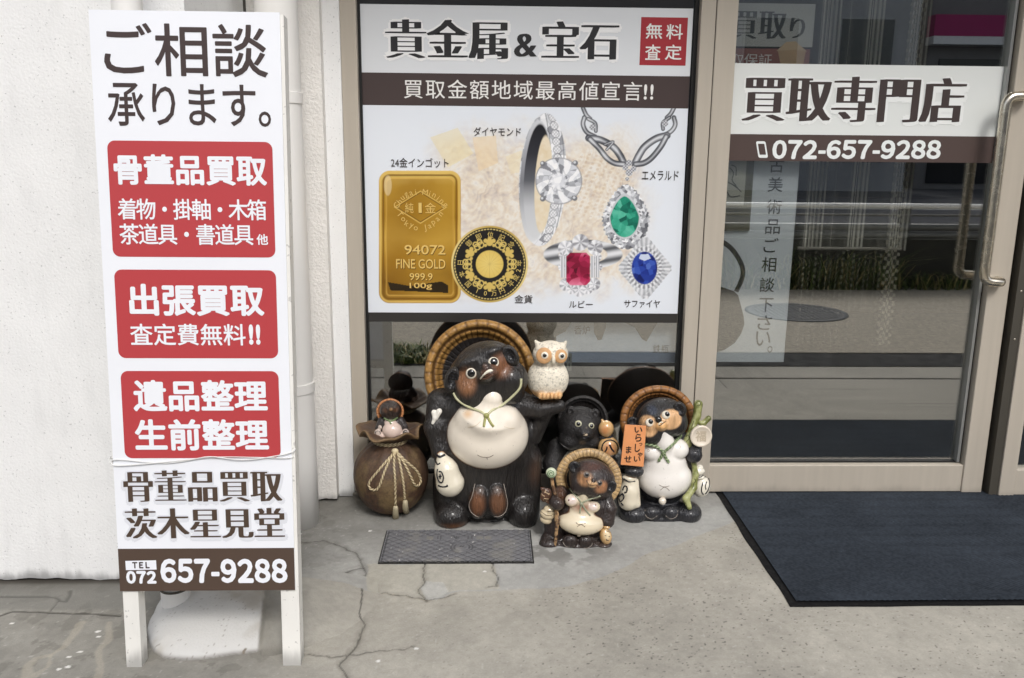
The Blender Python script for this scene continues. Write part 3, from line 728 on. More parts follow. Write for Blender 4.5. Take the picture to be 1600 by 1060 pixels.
def pull(y0, y1):
    zt, zb, xb, xa = 1.485, 0.835, 1.788, 1.862
    pts = [(xa, y0, zt), (xa-0.003, y0+(y1-y0)*0.75, zt), (xa-0.02, y1, zt), (xb+0.02, y1, zt-0.004), (xb+0.004, y1, zt-0.02), (xb, y1, zt-0.05)]
    pts += [(xb, y1, z) for z in np.linspace(1.40, 0.90, 8)]
    pts += [(xb, y1, zb+0.05), (xb+0.004, y1, zb+0.02), (xb+0.02, y1, zb+0.004), (xa-0.02, y1, zb), (xa-0.003, y0+(y1-y0)*0.75, zb), (xa, y0, zb)]
    return MB().tube(catmull(pts, 4), 0.017, 16)
pull(-0.046, -0.085).build('handle', M_steel, door, smooth=True)
MB().box(0.772, 4.2, -0.09, 0.06, 2.41, 2.75).build('door_head', M_alu, shop)
# leaf on the right, standing in the front track
leaf = MB().box(1.962, 2.022, -0.075, -0.01, 0.006, 2.40, 0.003).box(2.95, 3.02, -0.075, -0.01, 0.006, 2.40, 0.003).build('sliding_door', M_alu, shop)
MB().box(2.022, 2.95, -0.070, -0.014, 0.008, 0.110, 0.003).build('bottom_rail', M_alu, leaf)
MB().box(1.928, 1.9615, -0.068, -0.015, 0.006, 2.40).build('edge_seal', mat('edge seal', (74, 70, 62), 0.6, 0.2), leaf)
MB().box(2.022, 2.95, -0.045, -0.039, 0.110, 2.40).build('pane', M_glass, leaf)
for z in (0.80, 0.62): MB().ball((1.945, -0.0685, z), (0.004, 0.002, 0.004), None, 12, 8).build('screw', M_steel, leaf)
MB().box(1.915, 1.927, -0.004, 0.05, 0.0, 2.4).build('weather_strip', M_gask, shop)
MB().box(0.772, 4.2, -0.02, 0.06, 0.0, 0.0065).build('threshold', mat('aluminium dull'), shop)
MB().box(4.2, 14, -0.10, 0.2, 0, 2.75).build('wall', M_wall, shop)
MB().box(3.02, 4.2, -0.05, 0.05, 0, 2.4).build('side_panel', M_alu, shop)

# ================================================================== drain pipes and the footing
M_pvc = mat('white pipe', (236, 234, 230), 0.38, noise=(3, 0.03))
def pipe(x, y, r, z0, z1, rings, label, rr=0.004):
    g = empty('downpipe', (x, y, z0), label, 'downpipe', 'white downpipes')
    MB().tube([(0, 0, z) for z in np.linspace(0, z1-z0, 12)], r, 40).build('pipe', M_pvc, g, smooth=True)
    for (a, b_) in rings:
        MB().tube([(0, 0, a-z0-0.002), (0, 0, a-z0), (0, 0, b_-z0), (0, 0, b_-z0+0.002)], [r, r+rr, r+rr, r], 40).build('joint_ring', M_pvc, g)
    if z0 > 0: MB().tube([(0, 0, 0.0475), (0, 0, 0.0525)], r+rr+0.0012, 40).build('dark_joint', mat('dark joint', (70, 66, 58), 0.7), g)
    return g
za, zb = ony(470, 150, -.35)[2], ony(485, 612, -.35)[2]
pipe(-0.655, -0.285, 0.066, 0.0, 2.74, [(za-0.02, za+0.012), (zb-0.016, zb+0.016)], 'thick white downpipe standing on the ground right of the tall sign')
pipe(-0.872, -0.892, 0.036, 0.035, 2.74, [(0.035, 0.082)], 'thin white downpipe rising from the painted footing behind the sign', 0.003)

def build_footing():
    xs = np.arange(-1.0, -0.27, 0.0033); ys = np.arange(-1.15, -0.69, 0.0033)
    X, Y, F = gridmesh(xs, ys)
    th = np.arctan2(Y+0.70, X+0.80); 
    q = (np.abs((X+0.67)/0.275)**3.2+np.abs((Y+0.70)/(0.432-0.045*sstep(-0.85, -0.55, X)-0.10*sstep(-0.62, -0.42, X)))**3.2)**(1/3.2)+0.05*(fbm(X, Y, 0.12, 5)-0.5)
    Zw = 0.074*np.clip(1-q**3.6, 0, 1)**0.5*(1-0.25*np.clip(q, 0, 1)**2)
    Zg = 0.052*np.clip(1-((X+0.66)/0.36)**2-((Y+0.80)/0.33)**2, 0, 1)**1.15
    Z = Zw
    a0, a1 = onz(418, 915, 0.03), onz(402, 1028, 0.0)
    side = (X-a0[0])*(a1[1]-a0[1])-(Y-a0[1])*(a1[0]-a0[0])
    side = side/np.hypot(a1[0]-a0[0], a1[1]-a0[1]); side = side if side[np.argmin(np.hypot(X+0.85, Y+0.95))] > 0 else -side
    white = sstep(-0.0035, 0.0035, side+0.006*(vnoise(X, Y, 0.02, 4)-0.5))[:, None]
    wz = sstep(-0.012, 0.002, side); Z = (Zw*wz+Zg*(1-wz))+0.005*(fbm(X, Y, 0.05, 8)-0.5)-0.0035
    n = fbm(X, Y, 0.10, 12); n2 = vnoise(X, Y, 0.0042, 14)
    wc = lin((198, 197, 194))*np.ones((len(X), 1)); gc = lin((150, 147, 139))*np.ones((len(X), 1))
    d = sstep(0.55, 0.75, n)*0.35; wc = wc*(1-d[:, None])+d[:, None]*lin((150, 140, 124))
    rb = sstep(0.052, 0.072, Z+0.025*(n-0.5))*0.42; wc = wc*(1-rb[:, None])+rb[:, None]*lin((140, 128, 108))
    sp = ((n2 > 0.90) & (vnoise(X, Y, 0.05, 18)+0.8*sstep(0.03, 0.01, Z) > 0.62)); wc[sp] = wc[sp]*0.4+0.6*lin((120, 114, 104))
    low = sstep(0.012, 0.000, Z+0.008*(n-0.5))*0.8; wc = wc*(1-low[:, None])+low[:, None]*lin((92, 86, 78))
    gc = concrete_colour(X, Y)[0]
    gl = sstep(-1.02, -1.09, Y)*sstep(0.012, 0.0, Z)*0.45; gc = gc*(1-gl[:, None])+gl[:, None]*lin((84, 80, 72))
    pcr = pdist(X+0.010*(vnoise(X, Y, 0.025, 201)-0.5), Y+0.014*(vnoise(X, Y, 0.02, 202)-0.5), zs([(240, 380), (240, 430), (235, 460), (250, 490), (240, 540), (205, 590), (165, 635), (190, 690)], 2.286, 460, 760)); k = 0.8*(1-sstep(0.0012, 0.0036, pcr)); gc = gc*(1-k[:, None])+k[:, None]*lin((46, 43, 38))
    for L in ([(1160, 545), (1190, 520), (1220, 490)], [(1170, 515), (1210, 535)], [(940, 550), (985, 575)]):
        P = [tuple(onz(a/3.2, 840+b/3.2, 0.05)[:2]) for a, b in L]
        dd = pdist(X, Y, P); wc[dd < 0.0035] = lin((120, 112, 100))
    c = wc*white+gc*(1-white)
    keep = (Z > -0.0035)[F].any(1)
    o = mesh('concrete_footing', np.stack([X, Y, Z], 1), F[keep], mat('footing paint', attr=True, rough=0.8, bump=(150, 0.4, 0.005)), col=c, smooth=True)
    return tag(o, 'low concrete mound with a white painted half behind the sign legs', 'footing')
build_footing()

# ================================================================== tall leaning sign
M_white = mat('sign white', (240, 242, 247), 0.42, noise=(5, 0.015)); M_red = mat('sign red', (186, 66, 70), 0.42); M_brown = mat('sign brown', (84, 68, 58), 0.42)
M_ink = mat('sign ink', (62, 48, 46), 0.5); M_brown2 = mat('sign ink brown', (78, 62, 50), 0.5); M_shadow = mat('sign pale grey print', (224, 226, 232), 0.5); M_frame = mat('sign frame', (234, 232, 226), 0.5, noise=(9, 0.05), pits=(70, 0.67, 0.72), dirt=(0.05, 0.55, 0.94))
sb_l, sb_r = onz(193, 1045), onz(466, 1042)
st_l, st_r = ony(137, 17, -1.005), ony(438, 18, -1.005)
sx0, sx1 = (sb_l[0]+st_l[0])/2+0.001, (sb_r[0]+st_r[0])/2
sign = empty('standing_sign', ((sx0+sx1)/2, -1.15, 0), 'tall white standing sign with three red panels leaning on a downpipe', 'sign')
bl, br = np.array([sb_l[0]-0.004, -1.15, 0]), np.array([sb_r[0], -1.148, 0])
SP = Panel(bl, br-bl, (st_l+st_r)/2-(bl+br)/2)
SP.off = np.array(sign.location); SP.parent = sign
def sbox(name, u0, u1, v0, v1, n0, n1, material):
    P = lambda u, v, n: SP.o+u*SP.u+v*SP.v+n*SP.n-SP.off
    V = [P(u, v, n) for u in (u0, u1) for v in (v0, v1) for n in (n0, n1)]
    return mesh(name, V, [(0, 1, 3, 2), (4, 6, 7, 5), (0, 4, 5, 1), (2, 3, 7, 6), (0, 2, 6, 4), (1, 5, 7, 3)], material, sign)
ptl, ptr, pbl, pbr = SP.uv(137, 17), SP.uv(438, 18), SP.uv(189, 925), SP.uv(460, 921)
pu0, pu1 = (ptl[0]+pbl[0])/2, (ptr[0]+pbr[0])/2; pv0, pv1 = (pbl[1]+pbr[1])/2, (ptl[1]+ptr[1])/2
SP.face = [SP.P(np.array([[pu0, pv0], [pu1, pv0], [pu1, pv1], [pu0, pv1]]))]
mesh('panel', np.concatenate([SP.P(np.array([[pu0, pv0], [pu1, pv0], [pu1, pv1], [pu0, pv1]]), h) for h in (0.0, -0.004)]), [(0, 1, 2, 3), (7, 6, 5, 4), (0, 4, 5, 1), (1, 5, 6, 2), (2, 6, 7, 3), (3, 7, 4, 0)], M_white, sign)
lw = 0.036
sbox('leg', pu0+0.004, pu0+lw+0.006, 0.0, pv1-0.004, -0.044, -0.0045, M_frame)
sbox('leg', pu1-lw-0.001, pu1+0.008, 0.0, pv1-0.004, -0.044, -0.0045, M_frame)
for v in (pv0+0.02, pv1-0.04): sbox('crossbar', pu0+lw+0.007, pu1-lw-0.002, v-0.018, v+0.018, -0.04, -0.006, M_frame)
SP.lift = 0.0005
for bx in ((167, 221, 430, 402), (178, 422, 435, 560), (188, 580, 439, 716)):
    # boxes on the tilted sign: corners follow the sign's own right/up directions
    a, b_, c_ = SP.uv(bx[0], bx[1]+8), SP.uv(bx[2]-4, bx[3]-8), SP.uv((bx[0]+bx[2])/2, bx[1]); d_ = SP.uv((bx[0]+bx[2])/2, bx[3])
    e1 = SP.uv(bx[0]+(bx[3]-bx[1])*0.055/2, (bx[1]+bx[3])/2); e2 = SP.uv(bx[2]-2, (bx[1]+bx[3])/2)
    u0, u1, v1, v0 = e1[0], e2[0], c_[1], d_[1]; r_ = 0.018
    SP.shape('red_panel', [(q[0], -q[1]) for q in SP.rrect((u0, -v1, u1, -v0), r_)], M_red, uvspace=True)
q = [SP.uv(325, 857)[1], SP.uv(325, 922)[1]]
SP.shape('phone_band', [(pu0, q[0]), (pu1, q[0]), (pu1, pv0), (pu0, pv0)], M_brown, uvspace=True)
T = SP.text; L2 = 0.0011
def digits(panel, name, s, box, material, wt, lift):
    """a phone number set from full-width figures, hyphens drawn as short bars"""
    x0, y0, x1, y1 = box; wd = [0.55 if c == '-' else 1.0 for c in s]; u = (x1-x0)/sum(wd); x = x0
    for c, q in zip(s, wd):
        a, b_ = x+0.03*u, x+q*u-0.03*u; x += q*u
        if c == '-': panel.text(name, '－', (a, y0+(y1-y0)*0.54, b_, y0+(y1-y0)*0.72), material, GOTHIC(wt), lift=lift)
        else: panel.text(name, chr(ord(c)+0xFEE0), (a, y0, b_, y1), material, GOTHIC(wt), lift=lift)
T('headline', 'ご相談', (162, 37, 418, 120), M_ink, GOTHIC(0.010))
T('headline', '承ります。', (168, 131, 423, 198), M_ink, GOTHIC(0.008), spacing=0.93)
T('lettering', '骨董品買取', (178, 242, 417, 290), M_white, GOTHIC(0.031), lift=L2)
T('lettering', '着物・掛軸・木箱', (184, 311, 416, 344), M_white, GOTHIC(0.012), lift=L2, spacing=0.80)
T('lettering', '茶道具・書道具', (187, 350, 396, 383), M_white, GOTHIC(0.012), lift=L2, spacing=0.86)
T('lettering', '他', (401, 366, 419, 383), M_white, GOTHIC(0.02), lift=L2)
T('lettering', '出張買取', (202, 444, 413, 494), M_white, GOTHIC(0.033), lift=L2)
T('lettering', '査定費無料', (204, 506, 384, 540), M_white, GOTHIC(0.013), lift=L2)
for x in (389, 400): T('lettering', '!', (x, 507, x+7, 539), M_white, GOTHIC(0.05), lift=L2)
T('lettering', '遺品整理', (208, 594, 418, 643), M_white, GOTHIC(0.031), lift=L2)
T('lettering', '生前整理', (211, 655, 420, 704), M_white, GOTHIC(0.031), lift=L2)
T('shop_name', '骨董品買取', (193, 735, 441, 784), M_brown2, MINCHO(0.055), thin=0.014, lift=L2)
T('shop_name', '茨木星見堂', (196, 794, 445, 841), M_brown2, MINCHO(0.055), thin=0.014, lift=L2)
T('lettering', '骨董品買取', (189, 733, 446, 790), M_shadow, GOTHIC(0.075))
T('lettering', '茨木星見堂', (192, 792, 450, 847), M_shadow, GOTHIC(0.075))
SP.shape('tel_box', [(196, 876.5), (244, 875.5), (245, 890), (197, 891)], M_white, lift=0.001)
T('lettering', 'ＴＥＬ', (207, 878, 234, 888), M_ink, GOTHIC(0.045), lift=0.0016, spacing=0.72)
digits(SP, 'lettering', '072', (197, 892, 245, 912), M_white, 0.06, L2)
digits(SP, 'lettering', '657-9288', (250, 873, 450, 911), M_white, 0.045, L2)
# string tied round it
P = lambda x, y, n: onpl(x, y, SP.o+SP.n*n, SP.n)-SP.off
s1 = [P(184, 722, -.05), P(172, 716, -.03), P(173, 724, -.002), P(185, 728, .004), P(240, 724, .004), P(300, 718, .004), P(330, 714, .006), P(380, 719, .005), P(430, 713, .004), P(458, 706, .003), P(461, 698, -.02), P(459, 694, -.05)]
s2 = [P(180, 726, -.03), P(176, 720, .002), P(192, 719, .0035), P(260, 724, .003), P(330, 715, .003), P(400, 715, .003), P(452, 716, .003), P(462, 709, -.02)]
MB().tube(catmull(s1, 6), 0.0014, 6).tube(catmull(s2, 6), 0.0012, 6).build('string', mat('string', (225, 225, 222), 0.6), sign)

# ================================================================== lid in the ground and door mat
def build_lid():
    q = [onz(600, 829)[:2], onz(826, 832)[:2], onz(834, 879)[:2], onz(604, 882)[:2]]
    xa, xb, ya, yb = (q[0][0]+q[3][0])/2-0.005, (q[1][0]+q[2][0])/2, (q[2][1]+q[3][1])/2, (q[0][1]+q[1][1])/2
    cx, cy = (xa+xb)/2, (ya+yb)/2; ww, dd = (xb-xa)/2, (yb-ya)/2
    g = empty('meter_box_lid', (cx, cy, 0), 'worn grey meter box lid set in the ground before the largest raccoon dog figure', 'lid')
    X, Y, F = gridmesh(np.arange(-ww, ww+1e-6, 0.0025), np.arange(-dd, dd+1e-6, 0.0025))
    # lattice of flat lozenges
    px, py = 0.036, 0.028
    u = X/px+Y/py; v = X/px-Y/py
    e = np.minimum(np.abs((u % 1)-0.5), np.abs((v % 1)-0.5)); grooves = sstep(0.36, 0.47, np.maximum(np.abs((u % 1)-0.5), np.abs((v % 1)-0.5)))
    rad = np.hypot(X-0.015, Y+0.015); flat = rad < 0.040
    ringm = ((np.abs(rad-0.036) < 0.003) | (np.abs(rad-0.026) < 0.003))
    band = (np.abs(Y-0.052) < 0.013) & (np.abs(X) < 0.15)
    g2 = np.where(flat | band, 0, grooves)
    edge = np.minimum(ww-np.abs(X), dd-np.abs(Y)); rim = (edge < 0.008) & (edge > 0.004)
    Z = 0.0075-0.003*g2-0.003*(ringm | rim)
    n = fbm(X, Y, 0.12, 3); n2 = vnoise(X, Y, 0.006, 5)
    c = lin((116, 116, 119))[None]*(0.78+0.4*n+0.18*(n2-0.5))[:, None]
    c = c*(1-0.62*g2)[:, None]*np.where(ringm | rim, 0.55, 1)[:, None]
    dirt = sstep(0.5, 0.7, fbm(X, Y, 0.07, 9))*0.35; c = c*(1-dirt[:, None])+dirt[:, None]*lin((146, 143, 134))
    for x0, x1 in ((-0.105, -0.082), (0.062, 0.085), (0.09, 0.112)):
        k = band & (X > x0) & (X < x1); c[k] = c[k]*0.6+0.4*lin((140, 136, 122))
    sp = vnoise(X, Y, 0.007, 99) > 0.965; c[sp] = lin((205, 203, 198))
    mesh('plate', np.stack([X, Y, Z], 1), F, mat('lid concrete', attr=True, rough=0.75, noise=(120, 0.1)), g, col=c)
    MB().box(-ww-0.004, ww+0.004, -dd-0.004, -dd-0.0005, -0.002, 0.004).box(-ww-0.004, -ww-0.0005, -dd, dd, -0.002, 0.004).box(ww+0.0005, ww+0.004, -dd, dd, -0.002, 0.004).build('frame', mat('lid gap', (40, 39, 37), 0.9), g)
    # worn raised letters (mirror shaped fork sign) on the lid
    b = MB()
    for a in (-0.5, 0, 0.5): b.tube([(-0.005, 0.042, 0.008), (-0.005+0.018*math.sin(a), 0.042+0.018*math.cos(a), 0.008)], 0.0018, 6)
    for x in (-0.07, -0.06, 0.032, 0.045): b.box(x, x+0.004, 0.04, 0.064, 0.006, 0.009)
    b.tube([(0.008, -0.018, 0.008), (0.013, -0.010, 0.008), (0.018, -0.018, 0.008), (0.023, -0.010, 0.008)], 0.002, 6)
    b.build('raised_marks', mat('lid marks', (84, 84, 86), 0.7), g)
build_lid()

def build_mat():
    x0, x1, y0, y1 = 0.882, 2.75, -0.872, -0.012
    g = empty('door_mat', ((x0+x1)/2, (y0+y1)/2, 0), 'navy ribbed door mat with black rubber edge before the glass door', 'door mat')
    ox, oy = (x0+x1)/2, (y0+y1)/2; bw = 0.020
    poly = [(x0-ox, y0-oy), (x1-ox, y0-oy), (x1-ox, y1-oy), (x0-ox, y1-oy)]
    V = []
    wob = lambda t: 0.002*math.sin(t*9)+0.0015*math.sin(t*23)
    per = [(x0-ox+wob(t), y1-oy+(y0-y1)*t) for t in np.linspace(0, 1, 30)]+[(x0-ox+(x1-x0)*t, y0-oy+0.6*wob(t*2+1)) for t in np.linspace(0.001, 1, 50)]+[(x1-ox, y1-oy)]
    b = MB(); b.prism(per, 2, 0.0005, 0.0045); b.build('rubber_edge', mat('black rubber', (17, 17, 19), 0.75, noise=(60, 0.15), spec=0.2), g)
    xs = np.arange(x0+bw+0.004, 2.25, 0.0035); xs = np.concatenate([xs, np.arange(2.25, x1-bw, 0.012)]); ys = np.arange(y0+bw, y1-0.004, 0.0035)
    X, Y, F = gridmesh(xs, ys)
    band = 0.076; tb = (Y-y0)/band; i = np.floor(tb); fr = tb-i
    s = np.where(i % 2 == 0, 1, -1)
    ph = (X+s*Y*1.9)*2*np.pi/0.0165
    rib = 0.5+0.5*np.sin(ph); fade = sstep(0.0, 0.3, fr)*sstep(1.0, 0.7, fr)
    fz = vnoise(X, Y, 0.006, 3); fz2 = fbm(X, Y, 0.16, 8)
    Z = 0.0075+0.002*rib*(0.35+0.65*fade)+0.0012*fz
    c = lin((57, 63, 71))[None]*(0.62+0.50*rib*(0.45+0.55*fade*sstep(0.3, 0.6, fbm(X, Y, 0.22, 31)))+0.38*(fz-0.5)+0.30*(fz2-0.5))[:, None]
    lint = vnoise(X, Y, 0.005, 71) > 0.975; c[lint] = c[lint]*1.6
    mesh('carpet', np.stack([X-ox, Y-oy, Z], 1), F, mat('mat carpet', attr=True, rough=0.95, spec=0.1), g, col=c)
build_mat()

# ================================================================== printed poster on the window
def flat_panel(Y, o, parent, lift=0.0006):
    p = Panel((0, Y, 0), (1, 0, 0), (0, 0, 1)); p.parent = parent; p.off = np.asarray(o, float); p.lift = lift; return p
PY = -0.003
poster = empty('window_poster', (0.135, PY, 0.70), 'white poster of gold and jewellery covering the shop window', 'poster')
PO = np.array(poster.location)
X0, X1 = -0.437, 0.7035
zt, zb = 1.765, 0.699; zbt, zbb = 1.5415, 1.4335
PP = flat_panel(PY, PO, poster)
def pbox(name, z0, z1, material, y0=PY+0.002, y1=PY, xa=X0, xb=X1):
    return MB().box(xa-PO[0], xb-PO[0], y1-PO[1], y0-PO[1], z0-PO[2], z1-PO[2]).build(name, material, poster)
M_pw = mat('poster white', (230, 233, 236), 0.30); M_pband = mat('poster brown', (74, 62, 60), 0.35); M_pink = mat('poster black ink', (38, 37, 39), 0.45)
M_pred = mat('poster red', (168, 48, 56), 0.4); M_lab = mat('poster label ink', (58, 52, 50), 0.5); M_halo = mat('poster halo', (250, 250, 250), 0.4)
pbox('title_sheet', zbt+0.0005, zt, M_pw); pbox('title_band', zbb, zbt, M_pband)
M_dark = mat('dark film', (54, 52, 50), 0.3)
pbox('top_film', zt+0.001, 2.2, mat('dark film top', (38, 38, 40), 0.3)); pbox('lower_film', 0.664, zb-0.001, M_dark)
T = PP.text
T('title', '貴金属', (602, 31, 794, 92), M_pink, MINCHO(0.060), thin=0.014, lift=0.0012)
T('title', '&', (803, 53, 839, 89), M_pink, MINCHO(0.045), thin=0.014, lift=0.0012)
T('title', '宝石', (846, 34, 967, 93), M_pink, MINCHO(0.060), thin=0.014, lift=0.0012)
T('title_halo', '貴金属', (598, 27, 799, 97), M_halo, GOTHIC(0.09)); T('title_halo', '宝石', (841, 30, 971, 98), M_halo, GOTHIC(0.09))
PP.shape('red_seal', [(1002, 27), (1075, 28), (1071, 103), (999, 102)], M_pred)
M_pwt = mat('poster white ink', (240, 238, 234), 0.4)
for ch, bx in (('無', (1009, 37, 1035, 61)), ('料', (1041, 38, 1067, 62)), ('査', (1008, 70, 1032, 94)), ('定', (1039, 70, 1065, 94))):
    T('seal_lettering', ch, bx, M_pwt, GOTHIC(0.012), lift=0.0012)
T('band_lettering', '買取金額地域最高値宣言', (631, 126, 1003, 156), M_pwt, GOTHIC(0.004), spacing=1.14)
for x in (1006, 1016): T('band_lettering', '!', (x, 132, x+5, 156), M_pwt, GOTHIC(0.02))
for t_, bx in (('ダイヤモンド', (740, 199, 814, 213)), ('24金インゴット', (611, 247, 701, 262)), ('エメラルド', (1003, 267, 1060, 282)), ('ルビー', (889, 470, 926, 481)), ('サファイヤ', (975, 469, 1031, 481)), ('金貨', (804, 461, 832, 474))):
    T('caption', t_, bx, M_lab, GOTHIC(0.004), lift=0.0022)

def build_art():
    r = 0.0019
    xs = np.arange(X0, X1+1e-6, r); zs_ = np.arange(zb, zbb-0.0004, r); xs[-1] = X1; zs_[-1] = zbb-0.0004
    X, Z, F = gridmesh(xs, zs_)
    x, y = proj(np.stack([X, np.full_like(X, PY), Z], 1))
    C = np.repeat(lin((232, 237, 244))[None], len(X), 0); ID = np.zeros(len(X), int)
    E_ = 0.55
    def over(d, colr, ident=None, alpha=1.0):
        nonlocal C
        a = (1-sstep(-E_, E_, d))*alpha; colr = np.asarray(colr)
        C = C*(1-a[:, None])+a[:, None]*(colr if colr.ndim == 2 else colr[None])
        if ident is not None: ID[d < 0] = ident
    ell = lambda cx, cy, rx, ry, rot=0: (lambda u, v: (np.hypot(u/rx, v/ry)-1)*min(rx, ry))((x-cx)*math.cos(R(rot))+(y-cy)*math.sin(R(rot)), -(x-cx)*math.sin(R(rot))+(y-cy)*math.cos(R(rot)))
    def rrd(x0, y0, x1, y1, q):
        u = np.abs(x-(x0+x1)/2)-(x1-x0)/2+q; v = np.abs(y-(y0+y1)/2)-(y1-y0)/2+q
        return np.hypot(np.maximum(u, 0), np.maximum(v, 0))+np.minimum(np.maximum(u, v), 0)-q
    def cells(n, seed, x0, x1, y0, y1):
        rg = np.random.default_rng(seed); best = np.full(len(x), 1e9); sec = best.copy(); idx = np.zeros(len(x), int)
        msk = (x > x0-5) & (x < x1+5) & (y > y0-5) & (y < y1+5); xx, yy = x[msk], y[msk]; b, s, q = np.full(len(xx), 1e9), np.full(len(xx), 1e9), np.zeros(len(xx), int)
        for i in range(n):
            d = np.hypot(xx-rg.uniform(x0, x1), yy-rg.uniform(y0, y1)); k = d < b
            s = np.where(k, b, np.minimum(s, d)); b = np.where(k, d, b); q = np.where(k, i, q)
        best[msk], sec[msk], idx[msk] = b, s, q
        return best, sec, idx
    ramp = lambda t, cols: np.stack([np.interp(t, np.linspace(0, 1, len(cols)), [lin(c)[q] for c in cols]) for q in range(3)], 1)
    # faded backdrop: heap of gold trinkets
    bk, se, ix = cells(260, 3, 650, 1010, 190, 470)
    rg = np.random.default_rng(9); tone = rg.random(400)[ix]
    n = fbm(x, y, 26, 7); n2 = fbm(x, y, 7, 8)
    gold = ramp(np.clip(0.16*tone+0.75*fbm(x+6*n, y*1.3, 9, 15, 5)+0.35*(n-0.4)+0.10*np.sin(0.5*np.hypot(x-700-60*n, y-300)), 0, 1), [(150, 112, 70), (205, 172, 128), (232, 206, 160), (246, 232, 206), (200, 180, 160)])
    fadex = sstep(640, 740, x+40*(n-0.5))*sstep(1035, 960, x+40*(n-0.5))*sstep(175, 250, y+50*(n-0.5))*sstep(478, 420, y+40*(n-0.5))
    a = fadex*(0.55+0.25*(n2-0.5)); C = C*(1-a[:, None])+a[:, None]*gold
    for (pp, cl) in (([(672, 215), (715, 200), (740, 240), (700, 262)], (238, 222, 172)), ([(738, 215), (775, 212), (778, 255), (748, 268)], (240, 214, 170)), ([(790, 245), (815, 235), (822, 268), (798, 272)], (240, 226, 190))):
        k = inpoly(x, y, pp); C[k] = C[k]*0.45+0.55*lin(cl)
    mesh_ = ((np.sin(x*0.55+y*0.25) > 0.35) & (np.sin(y*0.9-x*0.2) > -0.2)) & (np.hypot((x-930)/60, (y-290)/50) < 1); C[mesh_] = C[mesh_]*0.75+0.25*lin((190, 150, 90))
    # gold bar
    d = rrd(592, 267, 720, 474, 17)
    g = ramp(np.clip((y-267)/207+0.12*(fbm(x, y, 60, 4)-0.5)*2, 0, 1), [(236, 204, 116), (190, 148, 52), (172, 128, 34), (206, 164, 70), (176, 130, 38), (120, 82, 16), (176, 132, 46)])
    over(d, g, 1)
    over(np.abs(d+2.5)-1.6, lin((226, 190, 104)), alpha=0.8); over(np.abs(d+7)-1.5, lin((122, 84, 20)), alpha=0.8); over(np.abs(d+12)-1.2, lin((214, 172, 84)), alpha=0.6)
    over(rrd(604, 280, 709, 460, 9)*1.0, ramp(np.clip(0.5+0.5*np.sin(x*0.05+y*0.013), 0, 1), [(150, 108, 26), (184, 142, 50)]), alpha=0.55)
    k = inpoly(x, y, [(606, 441), (640, 447), (690, 440), (700, 446), (700, 458), (610, 454)]); C[k] = lin((44, 32, 12))
    over(np.abs(np.abs(x-657)*0.62+np.abs(y-324)-25)-0.9, lin((222, 186, 100))); over(np.abs(np.abs(x-657)*0.62+np.abs(y-324)-23)-0.7, lin((110, 76, 16)))
    over(np.hypot((x-606)/6, (y-290)/16)*6-6, lin((250, 236, 196)), alpha=0.35)
    # coin
    rr = np.hypot(x-765, y-413); th = np.arctan2(y-413, x-765)
    over(rr-60, ramp(np.clip(0.5+0.5*np.sin(th*2+1), 0, 1), [(196, 166, 84), (232, 210, 140)]), 2); over(rr-57, lin((34, 32, 32)))
    dots = np.hypot((th*36/np.pi*1.0) % 1-0.5, (rr-54.5)/2.4)-0.36; over(dots*3, lin((226, 204, 130)))
    over(rr-21.5, ramp(np.clip(rr/21.5, 0, 1), [(236, 212, 128), (226, 196, 104)])); over(np.where(rr < 21, np.abs(np.sin(th*8))*rr*0.25-0.25, 9), lin((176, 140, 60)), alpha=0.6)
    for q in range(6):
        ca = q*np.pi/3-np.pi/2; ux, uy = math.cos(ca), math.sin(ca)
        for (rad, off, s1) in ((34, 0, 5.5), (37, 0.17, 3.2), (37, -0.17, 3.2), (30, 0.22, 2.4), (30, -0.22, 2.4), (40, 0, 3.0)):
            a2 = ca+off; cx, cy = 765+rad*math.cos(a2), 413+rad*math.sin(a2); over(np.hypot(x-cx, y-cy)-s1, lin((216, 188, 104)))
        a2 = ca+np.pi/6
        for (rad, s1) in ((33, 4.4), (38, 3.4)):
            for sg in (-1, 1):
                a3 = a2+sg*0.10; cx, cy = 765+rad*math.cos(a3), 413+rad*math.sin(a3); over(np.abs(np.hypot(x-cx, y-cy)-s1)-0.9, lin((220, 194, 112)))
    # diamond ring
    o1 = ell(848, 281, 37, 104, 3)
    b1, s1, i1 = cells(420, 21, 810, 940, 175, 460); rg = np.random.default_rng(4); sh = rg.random(600)[i1]
    spark = ramp(np.clip(sh*0.85+0.15*(s1-b1 > 1), 0, 1), [(104, 104, 110), (170, 172, 178), (226, 228, 232), (252, 252, 254)])
    over(o1, spark, 3)
    tb = np.abs(((y-178)/12.5) % 1-0.5); xc = 871-0.00135*(y-281)**2+0.052*(281-y)
    stone = np.hypot(x-xc, (tb)*12.5)-6.0
    over(np.where((o1 < 0) & (x > 848), stone, 9), ramp(np.clip(0.55+0.45*np.sin(x*1.3)*np.sin(y*1.1), 0, 1), [(176, 178, 184), (250, 250, 252)]))
    over(np.where((o1 < 0) & (x > 846), np.abs(stone)-0.5, 9), lin((110, 112, 118)), alpha=0.7)
    over(np.abs(np.where(x > 846, np.abs(x-xc)-10, 9))-0.7+np.where(o1 < 0, 0, 9), lin((120, 122, 128)), alpha=0.8)
    over(ell(837, 283, 24.5, 95, 3), ramp(np.clip((y-185)/200, 0, 1), [(214, 216, 220), (170, 172, 178), (128, 130, 136), (196, 198, 202), (226, 228, 230)]), 3)
    over(ell(839.5, 283, 21, 89, 3), ramp(np.clip((y-200)/165, 0, 1), [(34, 34, 38), (52, 52, 58), (96, 98, 104), (200, 202, 206), (214, 216, 218)]), 3)
    over(ell(849, 288, 13.5, 76, 3), ramp(np.clip(n2, 0, 1), [(226, 206, 168), (240, 230, 210)]))
